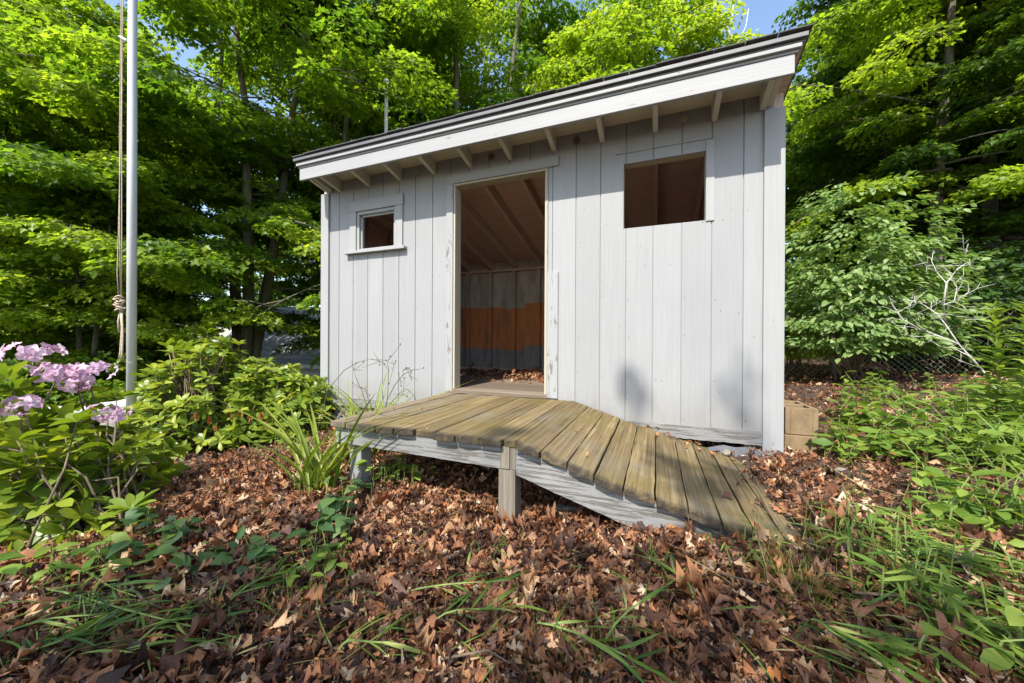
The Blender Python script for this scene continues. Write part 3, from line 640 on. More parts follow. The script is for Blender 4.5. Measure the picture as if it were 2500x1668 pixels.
def stone(name, loc, r, label, mat=M_ROCK, seed=0, group='loose stones on the ground', cat='stone'):
    q = np.random.default_rng(seed); v = []; f = []; n, mm = 12, 8
    dirs = [q.normal(size=3) for _ in range(8)]; dirs = [d/np.linalg.norm(d) for d in dirs]
    for i in range(mm + 1):
        th = math.pi*i/mm
        for k in range(n):
            p = np.array([math.sin(th)*math.cos(2*math.pi*k/n), math.sin(th)*math.sin(2*math.pi*k/n), math.cos(th)])
            s = min([1.0] + [0.82/max(1e-3, p @ d) for d in dirs if p @ d > 0.5])
            v.append(p*s*np.array(r))
    for i in range(mm):
        for k in range(n): f.append((i*n + k, (i+1)*n + k, (i+1)*n + (k+1) % n, i*n + (k+1) % n))
    t = MB(); t.add(v, f); o = t.build(name, mat, None, loc=loc); o.rotation_euler[2] = q.uniform(0, 6); tag(o, label, cat, group); return o
for k, (dx, dy, r, lab) in enumerate(((1797, 1108, (0.035, 0.025, 0.022), 'white pebble on the litter past the ramp end'), (1792, 1042, (0.05, 0.03, 0.02), 'flat tan stone lying on the ramp near the skirt board'), (1636, 1309, (0.05, 0.03, 0.022), 'grey stone under the end of the ramp stringer'), (2018, 1050, (0.04, 0.03, 0.03), 'pale stone beside the concrete blocks'), (1932, 1090, (0.06, 0.04, 0.025), 'flat whitish stone in front of the corner board'), (1310, 1182, (0.14, 0.07, 0.03), 'flat grey stone half buried under the platform'))):
    p = ground(dx, dy)
    if k == 1: p = np.array([4.0, -0.12, zbk(4.0) + 0.012])
    stone('loose_stone', (p[0], p[1], p[2] + r[2]*0.5), r, lab, seed=20 + k)

# ------------------------------------------------------------------ flagpole with rope
fp = at_depth(302, 784, 3.7); fz = float(terrain(fp[0], fp[1]))
flag = thing('flagpole', 'tall silver white flagpole with a knotted halyard rope, left of the shed', 'flagpole', (fp[0], fp[1], 0))
t = MB(); t.tube([(0, 0, fz - 0.1), (0, 0, 3.0), (0, 0, 5.6), (0, 0, 8.0)], [0.039, 0.037, 0.033, 0.027], 24); t.build('pole', M_POLE, flag, smooth=True)
for z in (0.70, 1.98, 4.62):
    t = MB(); t.tube([(0, 0, z), (0, 0, z + 0.006)], [0.0398 - 0.0010*z, 0.0398 - 0.0010*z], 24); t.build('joint_ring', M_STEEL, flag)
t = MB(); t.tube([(0, 0, 8.0), (0, 0, 8.05), (0, 0, 8.1)], [0.05, 0.07, 0.02], 16); t.build('truck', M_POLE, flag, smooth=True)
ro = MB(); lft = -RGT; 
def rp(pts, r=0.0045): ro.tube([tuple(lft*a + np.array([0, 0, z]) + np.array([0, -0.02, 0])) for a, z in pts], r, 6)
rp([(0.062, 7.9), (0.085, 4.6), (0.10, 3.0), (0.095, 2.0), (0.085, 1.35)]); rp([(0.055, 7.9), (0.075, 4.6), (0.08, 3.0), (0.075, 2.0), (0.078, 1.35)])
rp([(0.05, 7.9), (0.07, 4.6), (0.088, 3.0), (0.108, 2.0), (0.12, 1.6), (0.105, 1.36)])
for k in range(7):
    a = 0.085 + 0.018*math.sin(k*2.1); z = 1.36 - 0.022*k
    ro.tube([tuple(lft*(a + 0.028*math.cos(q)) + np.array([0.0, -0.03 + 0.024*math.sin(q), z + 0.01*math.sin(2*q + k)])) for q in np.linspace(0, 6.3, 12)], 0.0075, 6)
rp([(0.085, 1.22), (0.108, 1.12), (0.10, 1.0)], 0.009); rp([(0.08, 1.22), (0.07, 1.05), (0.085, 0.8), (0.095, 0.74)], 0.009); rp([(0.076, 1.2), (0.06, 1.0), (0.068, 0.78), (0.08, 0.74)], 0.009)
rp([(0.07, 1.2), (0.065, 0.95), (0.076, 0.72)], 0.007)
ro.build('halyard_rope', M_ROPE, flag, smooth=True)
t = MB(); t.tube([tuple(lft*0.03 + np.array([0, -0.02, 3.93])), tuple(lft*0.10 + np.array([0, -0.02, 3.97]))], 0.014, 8); t.build('rope_clip', M_POLE, flag)

bp = at_depth(886, 300, 7.5); bt = at_depth(886, 184, 7.5)
bpole = thing('ball_topped_pole', 'thin pale pole with a round cap rising behind the shed roof', 'pole', (bp[0], bp[1], 0))
t = MB(); t.tube([(0, 0, float(terrain(bp[0], bp[1])) - .1), (0, 0, bt[2] - 0.06)], [0.04, 0.034], 14); t.build('pole', M_DEAD, bpole, smooth=True)
t = MB(); t.tube([(0, 0, bt[2] - 0.06), (0, 0, bt[2] - 0.04), (0, 0, bt[2]), (0, 0, bt[2] + 0.02)], [0.03, 0.055, 0.05, 0.015], 14); t.build('cap', M_DEAD, bpole, smooth=True)

# ------------------------------------------------------------------ trees
def grow_tree(seed, H, hb, Rc, stems=1, limbs=26, pads=7, leaves=130, ls=0.10, lean=0.0, tmpl=MAPLE, dense_low=True, r0=0.17):
    q = np.random.default_rng(seed); tr = MB(); cl = Cloud()
    stem_paths = []
    for s in range(stems):
        a = 2*math.pi*s/stems + q.uniform(0, 1); sp = (0.16 if stems > 1 else 0.03) + 0.02*q.random()
        pts = []; wob = q.normal(size=2)*0.12
        for k in range(9):
            t = k/8; z = t*H*(0.95 if s == 0 else 0.85)
            off = sp*z*(1 - 0.25*t)
            pts.append(np.array([math.cos(a)*off + wob[0]*math.sin(3*t) + lean*z + 0.06*q.normal()*t, math.sin(a)*off + wob[1]*math.sin(4*t) + 0.06*q.normal()*t, z - 0.25*(k == 0)]))
        rad = [r0*(1.25 if k == 0 else 1)*(1 - 0.86*(k/8)**0.9)*(0.85 if stems > 1 else 1) for k in range(9)]
        tr.tube(pts, rad, 10); stem_paths.append((pts, rad))
    P = []; NR = []; TP = []; RB = []
    for i in range(limbs):
        pts, rad = stem_paths[i % stems]
        fr = (i + q.random()*0.8)/limbs; hz = hb + (H*0.97 - hb)*fr**0.9
        t = min(hz/(pts[-1][2] + 1e-6), 0.985)*8; k = min(int(t), 7); b0 = pts[k] + (pts[k+1] - pts[k])*(t - k)
        b0[2] = min(b0[2], pts[-1][2])
        az = i*2.39996 + q.uniform(-0.4, 0.4)
        prof = math.sin(math.pi*(0.22 + 0.70*fr))**0.8
        L = Rc*prof*q.uniform(0.7, 1.2)
        d = np.array([math.cos(az), math.sin(az), 0]); side = np.array([-d[1], d[0], 0])
        up0 = q.uniform(0.15, 0.45) if fr > 0.15 else q.uniform(0.0, 0.2)
        lp = []
        for k2 in range(7):
            s = k2/6; lp.append(b0 + d*L*s + side*L*0.10*math.sin(3*s + i) + np.array([0, 0, L*(up0*s - 0.38*s*s)]))
        r1 = max(0.018, 0.30*rad[min(int(t), 8)]); tr.tube(lp, [r1*(1 - 0.85*s/6) for s in range(7)], 6)
        for j in range(pads):
            s = 0.18 + 0.84*(j + q.random()*0.6)/pads; sx = min(s, 1.0)*6; kk = min(int(sx), 5)
            c0 = lp[kk] + (lp[kk+1] - lp[kk])*(sx - kk)
            w = (0.12 + 0.30*(1 - abs(s - 0.6)))*L; lat = q.uniform(-1, 1)*w*0.75
            c = c0 + side*lat + d*abs(lat)*0.25 + np.array([0, 0, q.normal()*0.10 - 0.05*abs(lat)])
            if abs(lat) > 0.12: tr.tube([c0, (c0 + c)/2 + np.array([0, 0, 0.04]), c], [r1*0.3 + 0.004, r1*0.18 + 0.004, 0.004], 4)
            R = q.uniform(0.36, 0.70)*(0.7 + 0.08*Rc); n = int(leaves*(R/0.5)**2*q.uniform(0.8, 1.2))
            ang = q.uniform(0, 2*math.pi, n); rr = R*np.sqrt(q.random(n)); el = q.uniform(0.65, 1.0)
            o = d[None]*(rr*np.cos(ang))[:, None] + side[None]*(rr*np.sin(ang)*el)[:, None]
            out = norm(o + 0.5*R*d[None])
            zz = -0.34*rr**2/R - 0.10*(rr*np.cos(ang)) + q.normal(size=n)*0.045
            pos = c + o; pos[:, 2] += zz
            nr = np.array([0, 0, 1.0]) + 0.55*out + 0.36*q.normal(size=(n, 3)); tp = out + np.array([0, 0, -0.42]) + 0.42*q.normal(size=(n, 3)); RB.append(np.full(n, q.beta(1.3, 1.5)))
            P.append(pos); NR.append(nr); TP.append(tp)
    P = np.concatenate(P); NR = np.concatenate(NR); TP = np.concatenate(TP)
    X, Y, Z = frames(TP, NR); pick = q.integers(0, len(tmpl), len(P)); sz = ls*q.uniform(0.65, 1.2, len(P)); rn = np.clip(0.08 + 0.72*np.concatenate(RB) + q.normal(0.08, 0.12, len(P)), 0, 1)
    for k in range(len(tmpl)):
        m = pick == k; cl.add(tmpl[k], P[m], X[m], Y[m], Z[m], sz[m], rn[m])
    return tr, cl

PROTO = {}
def proto_tree(key, leafmat, barkmat, **kw):
    tr, cl = grow_tree(**kw); PROTO[key] = (tr, cl, leafmat, barkmat, [None, None])
def plant_tree(key, name, label, x, y, rz, sc, group, mats=None, sz=None):
    tr, cl, lm, bm, made = PROTO[key]
    root = thing(name, label, 'tree', (x, y, float(terrain(x, y))), group); root.rotation_euler[2] = rz; root.scale = (sc, sc, sz or sc)
    for i, (nm, src, mt) in enumerate((('trunk', tr, bm), ('crown', cl, lm))):
        if made[i] is None:
            made[i] = src.build(nm, mt, root, smooth=(i == 0))
        else:
            o = made[i].copy(); COL.objects.link(o); o.parent = root
            if mats:
                o.material_slots[0].link = 'OBJECT'; o.material_slots[0].material = mats[i]
    return root
proto_tree('maple', M_MAPLE, M_BARK, seed=3, H=11.5, hb=2.7, Rc=4.0, stems=3, limbs=40, pads=7, leaves=190, r0=0.17)
proto_tree('bright', M_MAPLE2, M_BARK, seed=8, H=10.0, hb=1.3, Rc=3.6, stems=1, limbs=38, pads=7, leaves=185, ls=0.10)
proto_tree('over', M_MAPLE2, M_BARK, seed=18, H=10.5, hb=3.4, Rc=4.0, stems=1, limbs=34, pads=7, leaves=175, ls=0.10)
proto_tree('tall', M_MAPLE, M_BARK, seed=21, H=14.0, hb=4.0, Rc=3.8, stems=5, limbs=38, pads=7, leaves=170, r0=0.19)
proto_tree('low', M_MAPLE, M_DARKBARK, seed=33, H=6.5, hb=0.35, Rc=3.0, stems=2, limbs=28, pads=7, leaves=180, r0=0.09)
proto_tree('dark', M_DARKLEAF, M_DARKBARK, seed=45, H=12.0, hb=0.8, Rc=3.6, stems=1, limbs=40, pads=6, leaves=130, ls=0.11, r0=0.2)

GW = 'trees of the wood round the shed'
def T(key, dx, dep, rz, sc, label, name='maple_tree', mats=None, sz=None):
    p = at_depth(dx, 784, dep); return plant_tree(key, name, label, p[0], p[1], rz, sc, GW, mats, sz)
T('maple', 560, 8.2, 0.6, 1.0, 'three stemmed maple with mossy trunks left of the shed')
T('maple', 620, 27.0, 0.2, 1.2, 'distant maple closing the view above the house roof')
T('bright', 70, 8.0, 2.0, 1.0, 'yellow green maple behind the flagpole at the far left')
T('low', 330, 7.2, 1.0, 1.0, 'low spreading maple with drooping branches behind the flagpole')
T('low', -140, 6.0, 3.4, 1.0, 'low leafy maple at the left edge behind the pink flowers')
T('tall', 1110, 10.5, 0.3, 1.0, 'tall many stemmed maple rising behind the middle of the shed roof')
T('maple', 1880, 12.5, 1.1, 0.55, 'slim maple rising behind the high corner of the roof', sz=0.95)
T('bright', 1455, 8.8, 4.0, 0.9, 'bright yellow green maple behind the high end of the roof')
T('maple', 850, 9.8, 2.4, 1.0, 'shaded maple between the left trunks and the ball topped pole')
T('over', 2125, 8.2, 5.2, 1.0, 'bright maple overhanging the right corner of the shed roof')
T('over', 2480, 8.0, 2.2, 1.0, 'second bright maple overhanging the right edge')
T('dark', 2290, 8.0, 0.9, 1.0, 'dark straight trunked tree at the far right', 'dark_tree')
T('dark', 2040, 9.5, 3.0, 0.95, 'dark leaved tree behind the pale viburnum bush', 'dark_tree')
T('low', 1740, 12.0, 2.2, 1.0, 'low maple behind the high right end of the roof')
T('maple', 1330, 14.0, 4.4, 1.0, 'maple deep in the wood behind the doorway side of the roof')
T('dark', 2560, 8.5, 2.0, 1.0, 'dark tree cut by the right edge above the weeds', 'dark_tree')
T('dark', 360, 13.0, 4.0, 1.0, 'dark tree deep in shade behind the flagpole', 'dark_tree')
T('bright', 960, 12.0, 1.0, 1.1, 'yellow green maple between the pole and the many stemmed maple')
T('dark', 720, 21.0, 1.0, 1.1, 'dark tree beyond the grey roofed house', 'dark_tree')
T('tall', 800, 11.5, 1.0, 0.95, 'tall maple behind the left corner of the roof', sz=1.0)
T('maple', 150, 15.0, 5.0, 1.0, 'maple far behind at the left edge of the wood')
T('low', 190, 6.1, 2.6, 0.72, 'small bright maple with layered sprays just behind the flagpole', mats=(M_BARK, M_MAPLE2))
far = 0
for dx, dep in ((-300, 11), (-60, 22), (250, 23), (420, 24), (950, 20), (1230, 23), (1430, 20), (1960, 18), (2050, 14), (2260, 13), (2480, 12), (2700, 10), (1960, 24), (2300, 22)):
    key = ('dark', 'maple', 'dark', 'low')[far % 4]
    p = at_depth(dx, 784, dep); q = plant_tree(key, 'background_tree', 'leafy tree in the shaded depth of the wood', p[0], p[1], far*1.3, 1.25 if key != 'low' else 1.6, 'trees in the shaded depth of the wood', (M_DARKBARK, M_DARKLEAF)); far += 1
# trees standing behind the photographer: they throw the dappled shade on the litter
proto_tree('shade', M_MAPLE, M_BARK, seed=77, H=6.3, hb=3.6, Rc=2.6, stems=2, limbs=18, pads=6, leaves=62, r0=0.12)
_P = np.concatenate(PROTO['shade'][1].V)
for k, x in enumerate((2.0, 4.1)):
    rz_ = 0.0 if k == 0 else 2.2
    yp = _P[:, 0]*math.sin(rz_) + _P[:, 1]*math.cos(rz_) + _P[:, 2]*(-SUN_TO.y/SUN_TO.z); y = -2.02 - float(np.percentile(yp, 95))
    plant_tree('shade', 'shade_tree', ('maple behind the camera shading the litter on the left', 'maple behind the camera shading the litter in the middle')[k], x, y, rz_, 1.0, 'trees behind the camera')

sprays = []  # leaf sprays added up-sun to cast soft shadows on wall, ramp and deck
for (dx, dy, dist, R_, n_) in ((1440, 875, 12.0, 0.08, 18), (1455, 905, 14.0, 0.07, 9), (1690, 925, 17.0, 0.18, 12), (1720, 940, 17.0, 0.14, 8)):
    d = ray(dx, dy); p = CAM + d*(-CAM[1]/d[1]) + np.array(SUN_TO)*dist; sprays.append((p, R_, n_))
for (x_, y_, z_, R_, n_) in ((3.60, -0.75, .25, 0.13, 40), (3.75, -1.0, .22, 0.15, 60), (3.95, -0.6, .15, 0.14, 40), (2.75, -1.2, .43, 0.08, 25)): sprays.append((np.array([x_, y_, z_]) + np.array(SUN_TO)*11.5, R_, n_))
shade_root = [o for o in COL.objects if o.name.startswith('shade_tree')][1]; bpy.context.view_layer.update()
loc_ = np.array(shade_root.location); q = np.random.default_rng(8); cl = Cloud(); tb = MB()
for p, R_, n_ in sprays:
    o_ = q.normal(size=(n_, 3))*R_*0.55; X, Y, Z = frames(q.normal(size=(n_, 3)), q.normal(size=(n_, 3)) + np.array([0, -1.0, 1.0])); cl.add(MAPLE[0], p - loc_ + o_, X, Y, Z, 0.10, q.random(n_))
    tb.tube([np.array([0, 0, 5.2]), np.array([0, 0, 6.4])*0.4 + (p - loc_)*0.6 + np.array([0, 0, -0.5]), p - loc_], [0.02, 0.012, 0.004], 5)
tb_inv = Matrix.Rotation(-shade_root.rotation_euler[2], 4, 'Z')
for o_ in (cl.build('shadow_spray_leaves', M_MAPLE, shade_root), tb.build('branch', M_BARK, shade_root)): o_.matrix_local = tb_inv  # unseen leaves and twigs added only for those shadows

# ------------------------------------------------------------------ shrubs
def whorl_shrub(name, label, base, tips, ls, mat, group=None, nleaf=(6, 10), stem_r=0.008, seed=0, template=RHODO, cat='shrub', part='foliage', extra=0.6):
    q = np.random.default_rng(seed); root = thing(name, label, cat, tuple(base), group)
    st = MB(); cl = Cloud(); P = []; TP = []; NR = []; SZ = []; RN = []
    for tip in tips:
        tip = np.array(tip) - base
        b0 = np.array([q.normal()*0.06, q.normal()*0.06, 0]) + np.array([tip[0], tip[1], 0])*0.25
        mid = b0*0.5 + tip*0.5 + np.array([0, 0, 0.06]) + q.normal(size=3)*0.04
        st.tube([b0 - np.array([0, 0, 0.03]), b0*0.8 + mid*0.2, mid, tip], [stem_r*1.6, stem_r*1.3, stem_r, stem_r*0.55], 6)
        ax = norm(tip - mid + np.array([0, 0, 0.25]) + q.normal(size=3)*0.1)
        for layer in range(2 if q.random() < extra else 1):
            n = q.integers(*nleaf); c = tip - ax*0.07*layer; a0 = q.uniform(0, 6.28)
            u = norm(np.cross(ax, [0.3, 0.2, 0.9])); w = np.cross(ax, u); base_r = q.random()
            for k in range(n):
                a = a0 + 2*math.pi*k/n + q.normal()*0.2; out = u*math.cos(a) + w*math.sin(a)
                op = q.uniform(0.1, 1.0) if layer == 0 else q.uniform(-0.35, 0.5)
                tp = out + ax*op; P.append(c + out*0.006); TP.append(tp); NR.append(ax - out*op*0.8 + q.normal(size=3)*0.32)
                SZ.append(ls*q.uniform(0.7, 1.15)); RN.append(np.clip(0.2 + 0.55*base_r + q.normal()*0.14 - 0.1*layer, 0, 1))
    P, TP, NR, SZ, RN = map(np.array, (P, TP, NR, SZ, RN)); X, Y, Z = frames(TP, NR); pick = q.integers(0, len(template), len(P))
    for k in range(len(template)):
        m = pick == k; cl.add(template[k], P[m], X[m]*1.12, Y[m], Z[m], SZ[m], RN[m])
    st.build('stems', M_STEM, root, smooth=True); cl.build(part, mat, root, smooth=True)
    return root
def dome(c, r, n, seed, low=0.0):
    q = np.random.default_rng(seed); o = []
    while len(o) < n:
        d = q.normal(size=3); d /= np.linalg.norm(d); d[2] = abs(d[2])*1.0
        s = q.uniform(0.45, 1.0)**0.5; p = c + d*np.array(r)*s
        if p[2] > terrain(p[0], p[1]) + 0.06: o.append(p)
    return o
# foreground rhododendron with pink trusses, left
b1 = ground(60, 1330); c1 = np.array([b1[0] - 0.25, b1[1] + 0.3, b1[2]])
tips = []
for dx, dy, dp in ((20, 870, 1.9), (60, 900, 2.0), (120, 950, 2.0), (180, 900, 2.2), (160, 975, 1.8), (30, 1000, 1.7), (215, 960, 2.1), (265, 905, 2.2), (285, 985, 2.2), (90, 1040, 1.7), (10, 1090, 1.5), (150, 1060, 1.75), (200, 1040, 2.1), (255, 1050, 2.0), (330, 1010, 2.2), (60, 1130, 1.6), (120, 1150, 1.7), (180, 1120, 1.8), (240, 1130, 1.9), (20, 1190, 1.5), (80, 1220, 1.5), (140, 1230, 1.55), (190, 1200, 1.7), (250, 1190, 1.8), (40, 1260, 1.4), (110, 1280, 1.45), (170, 1285, 1.5), (300, 1080, 2.3), (350, 1060, 2.4), (310, 1150, 2.1), (0, 940, 1.8), (-60, 900, 1.8), (-60, 1000, 1.7), (-80, 1100, 1.6), (-60, 1200, 1.5), (230, 1085, 2.3), (90, 975, 2.3), (130, 1010, 2.4), (0, 1040, 2.2), (-20, 860, 2.2), (345, 1120, 2.2), (380, 1085, 2.5), (210, 1240, 1.6), (60, 1180, 1.9), (140, 1100, 2.2), (5, 1150, 2.0), (275, 1225, 1.9), (60, 1065, 2.2), (395, 1040, 2.6)):
    tips.append(at_depth(dx + rng.normal()*8, dy + rng.normal()*8, max(dp, 1.68)))
for _ in range(85):
    dx, dy = rng.uniform(-90, 330), rng.uniform(960, 1290)
    if dx - 60 < 250 + (1180 - dy)*0.6: tips.append(at_depth(dx, dy, 1.72 + 0.7*rng.random() + max(0, (1050 - dy)/400)))
rh = whorl_shrub('rhododendron', 'rhododendron with pink flower trusses in the left foreground', c1, tips, 0.112, M_RHODO, None, seed=5, stem_r=0.0045, nleaf=(7, 12), extra=1.0)
for k, (dx, dy, dp, r) in enumerate(((78, 812, 2.05, 0.085), (128, 855, 2.05, 0.075), (205, 852, 2.2, 0.085), (180, 880, 2.15, 0.06), (45, 930, 1.85, 0.055), (247, 950, 2.1, 0.065))):
    q = np.random.default_rng(200 + k); cc = at_depth(dx, dy, dp) - c1; cl = Cloud(); P = []; TP = []; NR = []; SZ = []; RN = []
    for f_ in range(14):
        d = norm(q.normal(size=3) + np.array([0, 0, 0.3])); d[2] *= 0.55; d = norm(d); p = cc + d*r*np.array([1.5, 1.5, 0.8])*q.uniform(0.5, 1.1)
        u = norm(np.cross(d, [0.1, 0.3, 0.9])); w = np.cross(d, u); rr = q.random()
        for pe in range(5):
            a = 2*math.pi*pe/5 + q.normal()*0.15; o = u*math.cos(a) + w*math.sin(a)
            P.append(p - d*0.012); TP.append(o + d*0.55 + q.normal(size=3)*0.1); NR.append(d - o*0.5 + q.normal(size=3)*0.2); SZ.append(0.040*q.uniform(0.6, 1.2)); RN.append(np.clip(rr*0.6 + q.random()*0.5, 0, 1))
    P, TP, NR, SZ, RN = map(np.array, (P, TP, NR, SZ, RN)); X, Y, Z = frames(TP, NR)
    pet = strip_leaf([0.08, 0.22, 0.36, 0.34, 0.14], 0.25, 0.3, 0.3, 0.07, 9, 0.35); cl.add(pet, P, X, Y, Z, SZ, RN); cl.build('flower_truss', M_PETAL, rh, smooth=True)
    st = MB(); st.tube([cc - np.array([0, 0, 0.16]) + q.normal(size=3)*0.02, cc - np.array([0, 0, 0.05]), cc], [0.005, 0.004, 0.003], 6); st.build('flower_stalk', M_STEM, rh)
# second rhododendron between flagpole and shed
for k, (dx, dy, dep, r, n, lab) in enumerate(((470, 960, 3.9, (0.80, 0.55, 0.85), 240, 'yellow green rhododendron clump right of the flagpole foot'), (600, 985, 4.1, (0.70, 0.55, 0.80), 210, 'rhododendron with withered orange leaves between flagpole and shed'), (690, 1010, 4.0, (0.42, 0.4, 0.72), 110, 'small rhododendron beside the left corner of the shed'))):
    p = at_depth(dx, dy, dep); gz = float(terrain(p[0], p[1])); c = np.array([p[0], p[1], gz]); r2 = (r[0], r[1], p[2] - gz + r[2]*(1.08, 1.02, 1.0)[k])
    sh_ = whorl_shrub('rhododendron', lab, c, dome(c, r2, n, 70 + k), 0.105, M_RHODO, None, seed=80 + k)
    if k == 1:
        q = np.random.default_rng(5); cl = Cloud(); P = []; TP = []; NR = []; SZ = []
        for dx2, dy2 in ((450, 945), (480, 955), (530, 945), (550, 942), (572, 950), (598, 945), (610, 965), (495, 975)):
            cc = at_depth(dx2, dy2, 3.35) - c
            for i in range(6): P.append(cc); a = i*1.05; o = np.array([math.cos(a), math.sin(a), 0]); TP.append(o*0.25 + np.array([0, 0, -1]) + q.normal(size=3)*0.1); NR.append(o + q.normal(size=3)*0.2); SZ.append(0.085*q.uniform(0.7, 1.1))
        P, TP, NR, SZ = map(np.array, (P, TP, NR, SZ)); X, Y, Z = frames(TP, NR); cl.add(RHODO[2], P, X*0.6, Y, Z, SZ, q.random(len(P))); cl.build('withered_leaves', M_DEADLEAF, sh_, smooth=True)
# green undergrowth low on the left and along the shed
def leafy_bush(name, label, c, r, n, ls, mat, seed, tmpl=OVATE, group=None, droop=0.3, cat='shrub', stems=14, pad=26, zmin=0.05):
    q = np.random.default_rng(seed); root = thing(name, label, cat, tuple(c), group); st = MB(); cl = Cloud(); P = []; TP = []; NR = []
    for i in range(n):
        d = q.normal(size=3); d /= np.linalg.norm(d); d[2] = d[2]*0.5 + 0.5; p = d*np.array(r)*q.uniform(0.35, 1.0)**0.6
        p[2] = max(p[2], 0.05)
        if p[2] < zmin: p[2] = zmin + q.random()*0.5*(r[2] - zmin)
        out = norm(np.array([p[0], p[1], 0.001])); side = np.array([-out[1], out[0], 0])
        k = pad; L = q.uniform(0.15, 0.38); al = (q.random(k) - 0.4)*L; la = q.normal(size=k)*L*0.35
        pos = p + out*al[:, None] + side*la[:, None]; pos[:, 2] += -droop*np.abs(la) - droop*0.5*np.clip(al, 0, 1) + q.normal(size=k)*0.03
        P.append(pos); TP.append(out + side*np.sign(la)[:, None]*0.6 + np.array([0, 0, -droop]) + 0.35*q.normal(size=(k, 3))); NR.append(np.array([0, 0, 1.0]) + 0.4*out + 0.4*q.normal(size=(k, 3)))
        if i % max(1, n//stems) == 0:
            b0 = np.array([q.normal()*0.08, q.normal()*0.08, -0.05]); st.tube([b0, b0*0.5 + p*0.5 + np.array([0, 0, 0.1*r[2]]) + q.normal(size=3)*0.05, p], [0.014, 0.009, 0.003], 5)
    P, TP, NR = map(np.concatenate, (P, TP, NR)); X, Y, Z = frames(TP, NR); pick = q.integers(0, len(tmpl), len(P)); sz = ls*q.uniform(0.6, 1.2, len(P)); rn = np.clip(q.normal(0.5, 0.25, len(P)), 0, 1)
    for k in range(len(tmpl)):
        m = pick == k; cl.add(tmpl[k], P[m], X[m], Y[m], Z[m], sz[m], rn[m])
    st.build('stems', M_STEM, root, smooth=True); cl.build('foliage', mat, root, smooth=True); return root
def ground_at(dx, dep):
    p = at_depth(dx, 784, dep); return np.array([p[0], p[1], float(terrain(p[0], p[1]))])
leafy_bush('viburnum_bush', 'pale green viburnum bush beside the right wall of the shed', ground_at(1965, 5.6), (1.15, 1.0, 3.1), 430, 0.105, M_SHRUB, 3, droop=0.35, stems=12, zmin=0.5)
leafy_bush('viburnum_bush', 'smaller viburnum bush over the chain-link fence', ground_at(1830, 7.3), (0.8, 0.8, 2.3), 170, 0.10, M_SHRUB, 4, droop=0.35, zmin=0.9)
leafy_bush('dark_shrub', 'shrub with deep shade coloured into its leaves right behind the dead branch tips', ground_at(2130, 7.4), (1.3, 1.0, 2.6), 230, 0.10, M_SHADELEAF, 14)
leafy_bush('dark_shrub', 'shrub with shade coloured into its leaves at the right behind the dead branch', ground_at(2180, 6.2), (1.5, 1.2, 2.2), 240, 0.10, M_SHADELEAF, 6)
leafy_bush('dark_shrub', 'shrub with shade coloured into its leaves beyond the goldenrod at the right edge', ground_at(2420, 5.6), (1.6, 1.3, 2.0), 240, 0.10, M_SHADELEAF, 7)
leafy_bush('dark_shrub', 'shaded shrub between the maple trunks and the house', ground_at(380, 8.8), (1.7, 1.4, 1.5), 220, 0.11, M_MAPLE, 8, tmpl=MAPLE)
leafy_bush('dark_shrub', 'shaded shrub behind the flagpole near the log', ground_at(250, 6.0), (1.3, 1.0, 1.25), 220, 0.10, M_MAPLE, 9)
leafy_bush('green_shrub', 'light green shrub at the left edge behind the pink flowers', ground_at(20, 5.2), (1.1, 1.0, 1.25), 220, 0.09, M_WEED, 10)
leafy_bush('green_shrub', 'low green shrub tucked against the left lattice of the shed', ground_at(700, 4.3), (0.45, 0.4, 0.62), 70, 0.07, M_WEED, 12, tmpl=LANCE)

# ------------------------------------------------------------------ day lilies and other plants by the platform
def blade_clump(name, label, c, n, length, mat, seed, spread=0.08, tmpl=BLADE, cat='plant', group=None, up=0.9, part='blades', wid=1.0, bias=(0, 0)):
    q = np.random.default_rng(seed); root = thing(name, label, cat, tuple(c), group); cl = Cloud()
    a = q.uniform(0, 6.28, n); out = np.stack([np.cos(a) + bias[0], np.sin(a) + bias[1], 0*a], -1); L = length*q.uniform(0.5, 1.15, n)
    pos = q.normal(size=(n, 3))*spread*np.array([1, 1, 0]); pos[:, 2] = -0.02
    u = q.uniform(0.5, 1.4, n)*up; tp = out*0.55 + np.array([0, 0, 1.0])*u[:, None]; nr = -out*0.8 + np.array([0, 0, 0.6])[None]*1.0 + 0.1*q.normal(size=(n, 3))
    nr = np.cross(np.cross(tp, np.array([0, 0, 1.0])), tp)
    X, Y, Z = frames(tp, nr); pick = q.integers(0, len(tmpl), n); rn = q.random(n)
    for k in range(len(tmpl)):
        m = pick == k; cl.add(tmpl[k], pos[m], X[m]*wid, Y[m], Z[m], L[m], rn[m])
    cl.build(part, mat, root, smooth=True); return root
LILY = [strip_leaf([0.012, 0.022, 0.024, 0.023, 0.021, 0.018, 0.014, 0.008, 0.0], 0.0, 0.6, 0.2, 0, 1, b_) for b_ in (0.55, 0.85, 0.3)]
pL = np.array([1.66, -1.46, float(terrain(1.66, -1.46))])
blade_clump('day_lily', 'day lily clump with long arching leaves at the platform corner', pL, 40, 0.66, M_LILY, 1, 0.05, LILY, up=2.3, wid=0.72)
blade_clump('day_lily', 'day lily clump growing between the platform and the lattice', np.array([1.42, -0.75, float(terrain(1.42, -.75))]), 54, 0.68, M_LILY, 2, 0.10, LILY, up=2.2, wid=0.72)
blade_clump('day_lily', 'sparse day lily leaves close to the shed skirt board', np.array([1.28, -0.22, float(terrain(1.28, -.22))]), 26, 0.66, M_LILY, 3, 0.12, LILY)
ds = thing('dried_flower_stalks', 'dry arching flower stalks standing before the left wall of the shed', 'dry stalks', (1.2, -0.5, float(terrain(1.2, -.5))))
st = MB()
def stalk(pts, r=0.0032): st.tube([np.array(CAM + ray(dx, dy)*dp) - np.array(ds.location) for dx, dy, dp in pts], [r]*(len(pts) - 1) + [r*0.4], 5)
